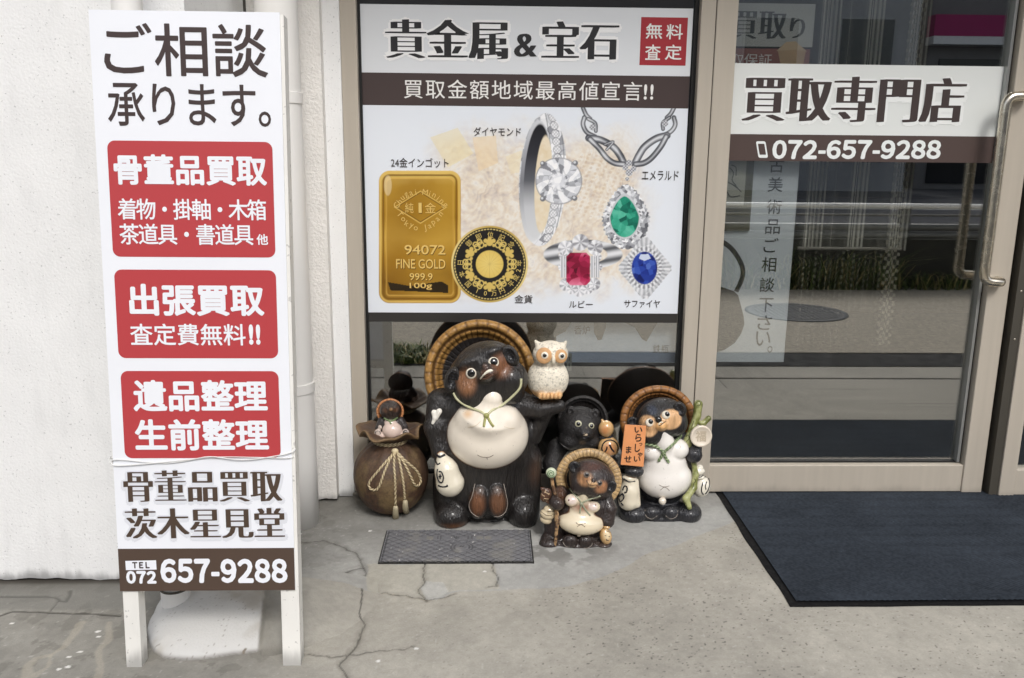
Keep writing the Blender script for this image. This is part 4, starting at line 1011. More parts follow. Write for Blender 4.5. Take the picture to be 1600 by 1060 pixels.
    dc = np.hypot(x-873, y-283); ang = np.arctan2(y-283, x-873)
    fd = rg.random(200)[cells(90, 66, 836, 910, 246, 320)[2]]; fac = 0.15+0.60*fd+0.25*np.sign(np.sin(ang*8+0.4+dc*0.12))*sstep(6, 16, dc)+0.2*(dc < 12)
    over(dc-36, ramp(np.clip(fac, 0, 1), [(140, 142, 148), (214, 216, 222), (244, 245, 248), (255, 255, 255)]), 3)
    over(np.abs(dc-36)-0.9, lin((140, 140, 146)), alpha=0.7); over(np.abs(dc-16+1.6*np.cos(ang*8))-0.6, lin((150, 152, 160)), alpha=0.6)
    for cx, cy in ((848, 256), (899, 255), (848, 311), (898, 310)): over(np.hypot(x-cx, y-cy)-4.2, lin((120, 122, 128)), 3); over(np.hypot(x-cx+1, y-cy+1)-2, lin((220, 222, 226)))
    # necklace and emerald
    def cord(pts, w_, ident):
        c = catmull([(a, b_, 0) for a, b_ in pts], 8); q = pdist(x, y, [(p[0], p[1]) for p in c])
        over(q-w_*1.15, ramp(np.clip(1-q/w_/1.15+0.15*np.sin(x*0.12+y*0.16), 0, 1), [(52, 54, 60), (112, 114, 120), (220, 222, 226)]), ident)
    for pts, w_ in (([(911, 169), (916, 180), (922, 186)], 3), ([(913, 184), (911, 195), (917, 207), (930, 214)], 3.2), ([(919, 186), (930, 193), (931, 205)], 2.6),
                    ([(920, 216), (938, 219), (957, 229), (968, 242), (975, 256)], 5), ([(922, 218), (936, 232), (948, 247), (960, 255), (974, 257)], 4), ([(945, 226), (958, 222), (948, 234)], 2),
                    ([(1053, 169), (1048, 178), (1042, 184)], 3), ([(1053, 184), (1055, 195), (1049, 205), (1036, 213)], 3.2), ([(1046, 184), (1036, 192), (1036, 202)], 2.6),
                    ([(1042, 212), (1025, 217), (1008, 229), (999, 242), (992, 256)], 5), ([(1041, 214), (1032, 230), (1018, 247), (1006, 255), (993, 257)], 4)): cord(pts, w_, 4)
    for cx, cy, q in ((926, 199, 5), (1039, 193, 5), (983, 255, 5), (977, 262, 4.5), (990, 264, 4.5), (983, 270, 5.5), (980, 280, 3)):
        over(np.hypot(x-cx, y-cy)-q, spark*0+ramp(np.clip(0.5+0.5*np.sin(x*1.3)*np.sin(y*1.3), 0, 1), [(84, 86, 92), (232, 233, 238)]), 4)
    def drop(cx, cy, rx, ry):
        v = (y-cy)/ry; wv = np.where(v < 0, np.clip(1+v, 0, 1)**0.62*np.sqrt(np.clip(1+0.35*(-v), 0, 2)), np.sqrt(np.clip(1-v*v, 0, 1)))
        return np.maximum(np.abs(x-cx)-rx*np.clip(wv, 0.0, 1), np.maximum(-v-1, v-1)*ry)
    tr = np.arctan2(y-336, x-977)
    over(drop(978, 339, 37, 51)+1.2*np.cos(tr*36), ramp(np.clip(rg.random(700)[cells(520, 77, 938, 1018, 285, 395)[2]], 0, 1), [(92, 94, 100), (160, 162, 168), (222, 224, 228), (250, 250, 252)]), 4)
    over(drop(976, 338, 24.5, 36), lin((206, 208, 212)), 4)
    bE, sE, iE = cells(60, 33, 950, 1002, 298, 366); te = rg.random(100)[iE]
    over(drop(976, 339, 22.5, 32), ramp(np.clip(0.75*te+0.35*(fbm(x, y, 9, 5)-0.35), 0, 1), [(18, 92, 78), (34, 138, 112), (70, 178, 148), (130, 214, 190)]), 4)
    # ruby ring
    over(np.abs(ell(911, 398, 50, 19, 0))-4.5, ramp(np.clip(0.5+0.5*np.sin(y*0.35+x*0.06), 0, 1), [(90, 92, 96), (180, 182, 186), (230, 231, 234)]), 5)
    for cx, cy, q in ((884, 388, 12), (907, 379, 13), (930, 387, 12), (884, 445, 10), (905, 454, 10), (928, 444, 10), (878, 418, 6), (935, 418, 6), (880, 400, 7), (933, 402, 7), (893, 452, 8), (918, 452, 8)):
        over(np.hypot(x-cx, y-cy)-q, ramp(np.clip(sh*0.7+0.3*np.sin(np.arctan2(y-cy, x-cx)*6), 0, 1), [(150, 150, 156), (224, 225, 230), (252, 252, 254)]), 5)
    for cx in (879, 886, 926, 933): over(np.maximum(np.abs(x-cx)-3.2, np.abs(y-417)-17), ramp(np.clip(0.5+0.5*np.sin((x-cx)*1.6), 0, 1), [(160, 162, 168), (240, 241, 244)]), 5)
    oc = np.maximum(rrd(885, 395, 922, 446, 3), np.abs(x-903.5)+np.abs(y-420.5)-38)
    bR, sR, iR = cells(40, 41, 882, 924, 392, 448); tr2 = rg.random(80)[iR]
    over(oc, ramp(np.clip(0.6*tr2+0.5*np.clip((y-425)/24, 0, 1)+0.3*np.exp(-((y-398)/4)**2), 0, 1), [(84, 14, 34), (140, 26, 58), (190, 50, 92), (232, 130, 160)]), 5)
    # sapphire
    ts = np.arctan2(y-419, x-1008); rh = np.abs(x-1008)/40.0+np.abs(y-419)/48.0; re = np.hypot((x-1008)/41, (y-419)/48)
    rho = (np.maximum(re, rh*0.90)-1)*40
    over(rho+0.5*np.cos(ts*40), ramp(np.clip(0.5+0.5*np.sin(ts*34), 0, 1)*0.55+0.45*rg.random(500)[cells(300, 78, 960, 1056, 365, 475)[2]], [(150, 152, 158), (204, 206, 210), (240, 241, 244)]), 6)
    over(np.abs(ell(1007, 419, 25, 30))-2.2, ramp(np.clip(0.5+0.5*np.sin(ts*26), 0, 1), [(130, 132, 138), (240, 241, 244)]), 6)
    bS, sS, iS = cells(46, 51, 984, 1030, 390, 448); t3 = rg.random(80)[iS]
    over(ell(1007, 419, 20, 25.5), ramp(np.clip(t3*0.8, 0, 1), [(14, 24, 84), (30, 48, 136), (50, 80, 176), (120, 150, 216)]), 6)
    k = inpoly(x, y, [(1001, 398), (1013, 397), (1017, 404), (1007, 408), (998, 404)]); C[k] = lin((206, 216, 236))
    V = np.stack([X-PO[0], np.full_like(X, 0.0), Z-PO[2]], 1)
    fid = np.array([np.bincount(q, minlength=7).argmax() for q in ID[F]]) if False else ID[F].max(1)
    names = ['printed_backdrop', 'gold_bar_picture', 'coin_picture', 'diamond_ring_picture', 'emerald_necklace_picture', 'ruby_ring_picture', 'sapphire_picture']
    M = mat('poster print', attr=True, rough=0.30)
    for q, nm in enumerate(names):
        f = F[fid == q]; used = np.unique(f); mp = np.full(len(V), -1); mp[used] = np.arange(len(used))
        mesh(nm, V[used], mp[f], M, poster, col=C[used])
build_art()
# embossed writing on the printed bar, round writing on the printed coin
M_ghi = mat('gold print light', (228, 194, 112), 0.4); M_glo = mat('gold print dark', (104, 70, 14), 0.4)
for t_, bx in (('94072', (632, 383, 696, 398)), ('FINE GOLD', (619, 405, 696, 420)), ('999.9', (640, 427, 676, 438)), ('100g', (640, 442, 675, 453)), ('1', (654, 317, 659, 333))):
    T('bar_lettering', t_, (bx[0]+.8, bx[1]+1, bx[2]+.8, bx[3]+1), M_glo, GOTHIC(0.02), lift=0.0008); T('bar_lettering', t_, bx, M_ghi, GOTHIC(0.012), lift=0.0014)
T('bar_lettering', '純', (633, 317, 646, 333), M_ghi, lift=0.0014); T('bar_lettering', '金', (664, 317, 681, 333), M_ghi, lift=0.0014)
def arc_text(name, runs, size, material, lift):
    Vs, Fs = [], []
    for s, cx, cy, rx, ry, a0, a1, inward in runs:
        for i, ch in enumerate(s):
            if ch == ' ': continue
            a = R(a0+(a1-a0)*(i/(max(1, len(s)-1)))); V, F = glyphs(ch); c = (V.min(0)+V.max(0))/2
            uv = PP.uv(cx+rx*math.cos(a), cy+ry*math.sin(a)); k = size*0.0026
            rot = -(a+math.pi/2) if not inward else -(a-math.pi/2)
            q = (V-c)*k; q = np.stack([q[:, 0]*math.cos(rot)-q[:, 1]*math.sin(rot), q[:, 0]*math.sin(rot)+q[:, 1]*math.cos(rot)], 1)+uv
            n0 = sum(len(v) for v in Vs); Vs.append(PP.P(q, lift)); Fs += [tuple(j+n0 for j in f) for f in F]
    mesh(name, np.concatenate(Vs), Fs, material, poster)
arc_text('bar_lettering', [('Chugai Mining', 657, 345, 44, 45, 212, 328, False), ('Tokyo Japan', 657, 300, 40, 58, 143, 37, True)], 11.5, M_ghi, 0.0014)
M_cg = mat('coin print', (222, 196, 114), 0.4)
for s_, a0, a1, inn in (('御即位記念', 225, 318, False), ('日本国', 183, 137, True), ('10万円', 115, 65, True), ('平成2年', 42, -2, True)):
    for q, ch in enumerate(s_): arc_text('coin_character', [(ch, 765, 413, 46, 46, a0+(a1-a0)*q/(len(s_)-1), 0, inn)], 9, M_cg, 0.0014)

# ================================================================== banner on the glass door
banner = empty('door_banner', (1.33, -0.002, 1.26), 'white and brown shop banner across the glass door', 'banner')
BO = np.array(banner.location); BP = flat_panel(-0.0025, BO, banner)
bz = [1.588, 1.3475, 1.2555]; bx0, bx1 = 0.8555, 1.8135
MB().box(bx0-BO[0], bx1-BO[0], -0.0005, 0.0015, bz[1]-BO[2]+0.0005, bz[0]-BO[2]).build('white_sheet', mat('banner white', (228, 231, 228), 0.35), banner)
MB().box(bx0-BO[0], bx1-BO[0], -0.0005, 0.0015, bz[2]-BO[2], bz[1]-BO[2]).build('brown_band', mat('banner brown', (84, 70, 66), 0.35), banner)
BP.text('lettering', '買取専門店', (1160, 120, 1508, 191), mat('banner ink', (62, 50, 48), 0.5), MINCHO(0.062), thin=0.014, lift=0.0016, shear=0.0)
BP.text('lettering_halo', '買取専門店', (1156, 117, 1513, 197), mat('banner halo', (240, 242, 240), 0.4), GOTHIC(0.085), lift=0.0008)
digits(BP, 'phone_number', '072-657-9288', (1206, 219, 1471, 249), mat('banner white ink', (236, 240, 238), 0.4), 0.042, 0.0008)
M_bw = mat('banner white ink')
ph = BP.rrect((1183, 221, 1198, 247), 3); sk = lambda pts: [(a-0.16*(b-234)*-1, b) for a, b in pts]
BP.shape('phone_symbol', sk(ph), M_bw, lift=0.0008); ph2 = BP.shape('phone_symbol_screen', sk(BP.rrect((1185.5, 225, 1195.5, 242), 1)), mat('banner brown'), lift=0.0012)

# ================================================================== things just inside the glass
def sheet_in(name, Y, px, label, colr, cat='poster'):
    a, b_ = ony(px[0], px[1], Y), ony(px[2], px[3], Y); ym = (px[1]+px[3])/2; a[0] = ony(px[0], ym, Y)[0]; b_[0] = ony(px[2], ym, Y)[0]
    g = empty(name, ((a[0]+b_[0])/2, Y, b_[2]), label, cat)
    MB().box((a[0]-b_[0])/2, (b_[0]-a[0])/2, 0.0, 0.002, 0, a[2]-b_[2]).build('sheet', mat(name+' paper %d %d' % (px[0], px[1]), colr, 0.6), g)
    return g, flat_panel(Y, g.location, g, 0.0006)
g, q = sheet_in('hanging_notice', 0.055, (1096, 180, 1240, 566), 'tall white notice with kettle picture and column of writing inside the door', (214, 220, 226), 'notice')
M_nk = mat('notice ink', (58, 60, 62), 0.6)
for i, ch in enumerate('古美術品ご相談下さい。'):
    yy = [259, 289, 324, 355, 384, 414, 446, 477, 505, 530, 546][i]; xx = [1214, 1212, 1210, 1208, 1205, 1202, 1199, 1197, 1195, 1193, 1203][i]
    if ch == '。': q.text('lettering', ch, (xx-4, yy-5, xx+4, yy+5), M_nk)
    elif ch == '下': q.text('lettering', ch, (xx-11, yy-11, xx+11, yy+11), M_nk, GOTHIC(.006))
    else: q.text('lettering', ch, (xx-12, yy-12, xx+11, yy+11), M_nk, GOTHIC(.006))
M_kt = mat('kettle print', (58, 54, 48), 0.6)
q.shape('kettle_picture', [(1096, 448), (1128, 449), (1146, 455), (1153, 461), (1157, 475), (1162, 495), (1163, 507), (1158, 522), (1148, 536), (1132, 547), (1112, 553), (1096, 554)], M_kt)
hp = catmull([tuple(q.uv(*a))+(0,) for a in ((1096, 378), (1122, 376), (1142, 388), (1156, 408), (1161, 425), (1157, 442), (1150, 456))], 6)
b = MB()
for c1, c2 in zip(hp[:-1], hp[1:]):
    t = (c2-c1)/np.linalg.norm(c2-c1); nrm = np.array([-t[1], t[0], 0])*0.009
    Pq = [c1+nrm, c2+nrm, c2-nrm, c1-nrm]; b.add(q.P(np.array([z[:2] for z in Pq]), 0.0006), [(0, 1, 2, 3)])
b.build('kettle_handle_picture', mat('kettle handle print', (72, 70, 70), 0.6), g)
pc = empty('hanging_scroll', (0.93, 0.055, 1.0), 'small ink drawing scroll on dark mount inside the door left edge', 'scroll')
a, b_ = ony(1100, 180, .052), ony(1170, 361, .052); o_ = pc.location
MB().box(a[0]-o_[0], b_[0]-o_[0], -0.012, -0.009, b_[2]-o_[2], a[2]-o_[2]).build('mount', mat('scroll mount', (98, 96, 78), 0.7), pc)
a, b_ = ony(1100, 200, .05), ony(1161, 321, .05)
MB().box(a[0]-o_[0], b_[0]-o_[0], -0.0145, -0.0125, b_[2]-o_[2], a[2]-o_[2]).build('picture', mat('scroll paper', (178, 178, 166), 0.7), pc)
q2 = flat_panel(0.055-0.0150, o_, pc); b = MB()
for L in ([(1140, 262), (1146, 270), (1144, 282), (1150, 290)], [(1138, 285), (1150, 292), (1158, 300)], [(1136, 300), (1142, 308), (1156, 306)], [(1143, 258), (1150, 262), (1150, 275)]):
    pts = [onpl(x, y, q2.o, q2.n)-np.array(o_) for x, y in L]; b.tube(catmull(pts, 4), 0.0018, 6)
b.build('ink_figure', mat('scroll ink', (70, 70, 66), 0.7), pc)
g, q = sheet_in('interior_poster', 0.055, (1100, 4, 1272, 74), 'white poster with black brush lettering behind the top of the door glass', (196, 198, 196))
q.text('lettering', '買取', (1142, 18, 1229, 61), M_nk, MINCHO(0.05), thin=0.014); q.text('lettering', 'り', (1234, 28, 1258, 60), M_nk, MINCHO(0.04), thin=0.014)
g, q = sheet_in('interior_poster', 0.050, (1100, 75, 1264, 130), 'dull red poster with a paper house picture behind the door glass', (150, 92, 84))
q.text('lettering', '取保証', (1141, 84, 1206, 104), mat('poster white ink'), lift=0.0008)
q.shape('house_picture', [(1215, 78), (1228, 67), (1243, 66), (1259, 80), (1254, 104), (1220, 104)], mat('house print', (200, 168, 130), 0.6), lift=0.0010)
q.shape('house_roof_picture', [(1213, 80), (1228, 66), (1243, 65), (1261, 81), (1244, 78)], mat('house print light', (216, 190, 156), 0.6), lift=0.0014)
g, q = sheet_in('window_notice', 0.05, (870, 440, 1062, 567), 'pale blue notice of antique vessels behind the shop window', (196, 208, 222), 'notice')
q.text('lettering', '香炉', (897, 509, 922, 523), M_nk, GOTHIC(.004)); q.text('lettering', '鉄瓶', (1020, 539, 1045, 552), M_nk, GOTHIC(.004))
M_vs = mat('vessel print', (92, 86, 76), 0.6)
for pts in ([(850, 440), (895, 440), (892, 505), (884, 518), (868, 526), (850, 528)], [(928, 440), (950, 440), (947, 512), (940, 531), (934, 532), (928, 520)], [(962, 440), (1040, 440), (1030, 500), (1016, 524), (1010, 534), (1003, 530), (992, 512), (966, 500)]):
    q.shape('vessel_picture', pts, M_vs)
q.shape('blue_foot', [(885, 549), (1061, 549), (1061, 566), (885, 566)], mat('notice blue', (142, 156, 178), 0.6))
hg = empty('hinge', (0.335, 0.03, 0.56), 'small grey hinge plate beside the owl behind the glass', 'hinge')
a = ony(889.5, 566, 0.02)-np.array(hg.location)
MB().box(a[0]-0.009, a[0]+0.009, -0.012, -0.006, a[2]-0.034, a[2]+0.034, 0.001).build('plate', mat('hinge grey', (120, 124, 116), 0.5, 0.4), hg)
for dz in (-0.013, 0.013): MB().box(a[0]-0.0025, a[0]+0.0025, -0.0128, -0.0121, a[2]+dz-0.008, a[2]+dz+0.008).build('slot', M_gask, hg)

def curtain(name, px0, px1, ptop, pbot, Y, label, mode):
    a, b_ = ony(px0, ptop, Y), ony(px1, pbot, Y); ym = (ptop+pbot)/2; a[0] = ony(px0, ym, Y)[0]; b_[0] = ony(px1, ym, Y)[0]
    g = empty(name, ((a[0]+b_[0])/2, Y, b_[2]), label, 'curtain'); hw = (b_[0]-a[0])/2
    xs = np.arange(-hw, hw, 0.003); zs_ = np.arange(0, a[2]-b_[2]+1e-6, 0.012 if mode == 'stripe' else 0.005)
    X, Z, F = gridmesh(xs, zs_)
    Yp = 0.018*np.sin(X*62+2.2*np.sin(X*9))+0.006*np.sin(X*160)
    if mode == 'stripe':
        grp = (np.sin(X*2*np.pi/0.165+1.0) > 0.1); ln = np.abs(((X/0.0125) % 1)-0.5) < 0.24
        al = 0.14+0.72*(grp & ln)+0.18*(np.abs(((X/0.055) % 1)-0.5) < 0.06)+0.12*sstep(0, 1, np.sin(X*62))
        c = np.repeat(lin((216, 214, 204))[None], len(X), 0)
    elif mode == 'lace':
        ck = (np.sin(X*2*np.pi/0.016+2*np.round(Z/0.016) % 2*np.pi) > 0) ^ (np.sin(Z*2*np.pi/0.032) > 0)
        al = np.where(ck, 0.42, 0.12); c = np.where(ck[:, None], lin((222, 216, 198))[None], lin((60, 56, 50))[None])
    else:
        ds = (np.abs(((X/0.017) % 1)-0.5) < 0.12) & (np.abs(((Z/0.024+0.5*(np.floor(X/0.017) % 2)) % 1)-0.5) < 0.26)
        al = np.where(ds, 0.34, 0.015); c = np.repeat(lin((210, 206, 190))[None], len(X), 0)
    mesh('cloth', np.stack([X, Yp, Z], 1), F, mat('curtain '+mode, attr=True, rough=0.9, alpha='attr'), g, col=c, alp=np.clip(al, 0, 1), smooth=True)
    MB().tube([(-hw, 0, a[2]-b_[2]), (hw, 0, a[2]-b_[2])], 0.006, 8).build('rod', mat('curtain rod', (150, 146, 138), 0.5), g)
curtain('sheer_curtain', 1258, 1440, -60, 392, 0.22, 'sheer striped curtain hanging behind the door glass', 'stripe')
curtain('beaded_curtain', 1398, 1424, -60, 540, 0.16, 'narrow checked bead curtain beside the sheer curtain inside the door', 'lace')
curtain('lace_hem', 1240, 1400, 388, 540, 0.20, 'open lace hem with small dashes below the sheer curtain', 'dash')

# ================================================================== glazed pottery figures
M_dk = mat('dark glaze', attr=True, rough=0.33, coat=0.35, noise=(30, 0.26), bump=(80, 0.8, 0.010), stretch=(1.8, 1.8, 0.3))
M_fur = mat('dark matt clay', attr=True, rough=0.55, noise=(60, 0.25), bump=(120, 0.6, 0.008))
M_cr = mat('cream glaze', attr=True, rough=0.14, coat=0.8, noise=(14, 0.05), pits=(110, 0.70, 0.75))
M_hat = mat('hat glaze', attr=True, rough=0.5, coat=0.12, noise=(110, 0.42), bump=(160, 0.4, 0.004))
M_eyew = mat('eye white', (238, 230, 212), 0.15, coat=0.5); M_eyeb = mat('eye black', (14, 14, 15), 0.06, coat=1.0)
M_rope = mat('pale green rope', (198, 196, 158), 0.35, noise=(40, 0.12)); M_greenrope = mat('green rope', attr=True, rough=0.4)
M_greengl = mat('green glaze', attr=True, rough=0.3, coat=0.3, noise=(30, 0.2)); M_blk = mat('black brush', (26, 26, 34), 0.3); M_crp = mat('cream paint', (232, 226, 208), 0.3, coat=0.3)
M_line = mat('glaze line', (120, 104, 88), 0.4); M_grey = mat('eye grey', (120, 108, 98), 0.3, coat=0.3)
BLK, BRN, ORG = (36, 33, 32), (128, 80, 46), (214, 158, 104)
def rim_paint(base, edge, other, width, soft=0.6, extra=()):
    """the glaze turns brown where the pale glaze meets the dark body"""
    pf = paint(base, *extra)
    def f(V):
        c = pf(V); q = 1-sstep(width*0.2, width, other(V)); return c*(1-q[:, None])+q[:, None]*lin(edge)[None]
    return f
def ear(st, px, py, rx, rz, d, fs, rot=0, material=None, col=(34, 31, 30), inner=(22, 20, 20), d2=5):
    Ph = st.hit(px, py, fs)[0]; d = Ph[1]/st.k-1.0
    o, f = st.solid('ear', [st.E(px, py, d, rx, rz, d2, rot), st.E(px, py, d-d2*1.15, rx*0.66, rz*0.72, d2*0.9, rot, k=1.5, op='s')], material or M_dk, paint(col, (st.p(px, py, d-d2*0.4), np.array([rx*.62, d2, rz*.66])*st.k, 0.3, inner)), floor=False, res=0.0022)
    ridges = []
    for t in np.linspace(-0.5, 0.5, 6):
        a = R(rot); u = np.array([-0.42, 0.42])*rx; v = t*rz*1.15
        ridges.append([(px+uu*math.cos(a)-v*math.sin(a)*-1, py-uu*math.sin(a)-v*math.cos(a)*-1) for uu in (u[0], 0, u[1])])
    st.stroke('ear_ridges', ridges, 0.55, [f], M_blk, parent=o, n=3, seg=6)
    return o

# ---------------- the largest figure
def big():
    st = Stat(-0.205, 757, 'raccoon_dog_statue', 'largest glazed raccoon dog statue with wide ochre hat and huge cream belly', 'statue', res=0.004)
    E, C = st.E, st.C
    head = [E(757, 592, -20, 57, 50, 47, 18), E(738, 606, -38, 30, 26, 30), E(797, 592, -34, 27, 28, 30), E(757, 565, -30, 44, 30, 34, 15),
            E(733, 566, -52, 17, 8, 10, 25, k=6), E(768, 549, -50, 15, 8, 10, 20, k=6), E(764, 581, -66, 15, 11, 21, 22, k=6), E(762, 588, -62, 16, 8, 16, 20, k=5), E(758, 572, -72, 7, 6, 7, 15, k=4), E(741, 626, -44, 22, 14, 20, k=8), E(798, 617, -40, 20, 14, 18, k=8)]
    body = [E(757, 690, 0, 82, 96, 58, k=14), E(752, 632, 2, 78, 36, 44, k=14), E(757, 756, 0, 74, 58, 56, k=14)]
    arms = [C([(688, 628, -8, 21), (681, 668, -24, 17), (687, 706, -38, 13)], 8), C([(808, 632, -5, 24), (846, 640, -24, 14), (874, 635, -30, 10)], 6), C([(856, 640, -22, 10), (834, 684, -16, 12)], 6)]
    legs = [C([(702, 752, -6, 26), (705, 806, -18, 27)], 9), C([(820, 718, -8, 27), (817, 800, -18, 26)], 9), E(706, 806, -36, 26, 24, 27, k=7), E(818, 802, -36, 23, 28, 27, k=7), E(762, 822, -22, 72, 14, 42, k=8),
            E(748, 783, -50, 17, 29, 17, -6, k=2.0), E(777, 782, -50, 17, 29, 17, 6, k=2.0)]
    cuts = [st.C([(x, 815, -66, 1.2), (x+1, 790, -62, 0.8)], 1.6, 's') for x in (693, 702, 712, 722, 808, 818, 827)]
    prims = [body, arms, legs, cuts]; prims = st.flat([q for g in prims for q in g])
    pts = []
    bmask = [(st.p(746, 788, -62), np.array([14, 20, 24])*st.k, 0.55, (112, 74, 50)), (st.p(778, 787, -62), np.array([14, 20, 24])*st.k, 0.55, (108, 74, 52)), (st.p(835, 735, -20), np.array([16, 24, 30])*st.k, 0.9, (72, 52, 40)), (st.p(708, 824, -60), np.array([26, 30, 8])*st.k, 0.9, (92, 60, 38)), (st.p(777, 766, -64), np.array([9, 10, 8])*st.k, 0.8, (92, 78, 70)), (st.p(750, 766, -64), np.array([9, 10, 8])*st.k, 0.8, (88, 74, 66))]
    ob, fb = st.solid('body', prims, M_dk, paint(BLK, *bmask))
    hm = [(st.p(729, 597, -60), np.array([17, 34, 24])*st.k, 0.6, (142, 98, 66)), (st.p(783, 572, -60), np.array([19, 34, 21])*st.k, 0.6, (128, 86, 60)), (st.p(762, 583, -76), np.array([11, 14, 8])*st.k, 0.8, (118, 72, 46)), (st.p(758, 573, -80), np.array([5, 10, 4])*st.k, 0.6, (90, 66, 54)), (st.p(757, 545, -60), np.array([16, 30, 16])*st.k, 0.7, (30, 28, 29))]
    oh, fh = st.solid('head', head+[E(764, 586, -77, 9, 4.2, 7, 24, k=2, op='s')], M_dk, paint(BLK, *hm), floor=False, res=0.003)
    belly = [E(761, 679, -26, 64, 57, 50, k=10), C([(769, 603, -54, 7), (768, 622, -54, 14), (762, 648, -46, 40)], 9), E(761, 664, -30, 55, 38, 42, k=8), E(737, 655, -46, 22, 20, 22, k=10), E(788, 654, -46, 22, 20, 22, k=10)]
    obel, fbel = st.solid('belly', belly, M_cr, rim_paint((242, 232, 216), (84, 50, 28), lambda V: fb(V), 0.011, extra=[(st.p(731, 647, -66), np.array([10, 12, 8])*st.k, 0.9, (228, 196, 160))]), floor=False, res=0.0035)
    fs = [fb, fh, fbel]
    straw_hat(st, 750, 586, 24, 87, 87, 0, 14, 0, material=M_hat)
    ear(st, 707, 594, 12, 21, -26, fs, -14, d2=11); ear(st, 797, 556, 12, 18, -26, fs, 32, d2=10)
    st.eye(736.4, 583.7, 8.3, 5.9, fs, M_eyew, M_eyeb, (0.3, 0.6)); st.eye(771.2, 566.5, 8.0, 5.7, fs, M_eyew, M_eyeb, (0.3, 0.6))
    st.stroke('mouth', [[(751, 592), (756, 586), (761, 581), (766, 578.5), (770, 580)], [(756, 586), (763, 581.5), (769, 579.5)]], 1.3, fs, M_crp); st.stroke('lower_lip', [[(754, 592), (762, 591), (770, 585)]], 1.6, fs, mat('lip brown', (92, 66, 52), 0.3))
    st.stroke('rope', [[(709, 614), (716, 625), (733, 636), (752, 644), (759, 650)], [(814, 592), (812, 606), (800, 620), (783, 634), (768, 642), (761, 650)]], 1.9, fs, M_rope)
    b = MB(); st.stroke('', [[(759, 650), (757, 660), (756, 667)], [(761, 650), (766, 660), (771, 667)]], 1.9, fs, None, build=False, mb=b); P, n = st.hit(760, 650, fs); b.ball(P+n*0.004, (0.010, 0.007, 0.009)); b.build('rope_knot', mat('olive knot', (158, 158, 96), 0.4), st.root, smooth=True)
    st.stroke('navel', [[(746, 711), (752, 714), (760, 715), (766, 714), (771, 711)], [(760, 715), (762, 718)]], 0.45, fs, M_line, n=4, seg=6)
    st.stroke('breast_line', [[(731, 668), (742, 666), (752, 658)], [(788, 667), (800, 670), (814, 667)]], 0.35, fs, mat('belly line', (206, 188, 160), 0.3), n=4, seg=6)
    st.stroke('pouch_line', [[(742, 756), (738, 775), (733, 788), (736, 800), (747, 808), (757, 809)], [(787, 756), (791, 775), (793, 788), (789, 801), (780, 807), (772, 807)]], 0.6, fs, mat('pouch line', (150, 140, 130), 0.3), n=4, seg=6)
    bag, fg = st.solid('sake_bag', [C([(689, 711, -48, 7), (697, 733, -52, 17), (703, 754, -52, 22)], 6)], M_cr, rim_paint((228, 220, 200), (130, 82, 40), lambda V: fb(V), 0.006), floor=False, res=0.003)
    st.stroke('bag_writing', [[(682, 722), (684, 726), (688, 724)], [(684, 733), (683, 742), (686, 752), (691, 754), (693, 746), (690, 738), (686, 737)], [(686, 745), (690, 744)], [(688, 748), (688, 741)], [(685, 759), (692, 761), (699, 760), (698, 758)]], 1.1, [fg], M_blk, parent=bag, n=4, seg=6)
    st.stroke('bag_cord', [[(682, 711), (688, 714), (695, 711)]], 1.8, [fg, fb], M_blk, parent=bag)
    o, f = st.solid('white_tassel', [C([(678, 647, -42, 4.6), (679, 655, -44, 3.4), (676, 664, -44, 2.8)], 2), C([(686, 645, -44, 4.6), (681, 656, -44, 3)], 2)], mat('white drop', (240, 236, 226), 0.25), floor=False, res=0.0025)
    o.location = Vector((0, (st.hit(680, 655, [fb])[0][1]-st.p(680, 655, -44)[1])*0.9, 0))
    return st, fb
BIG, FB = big()

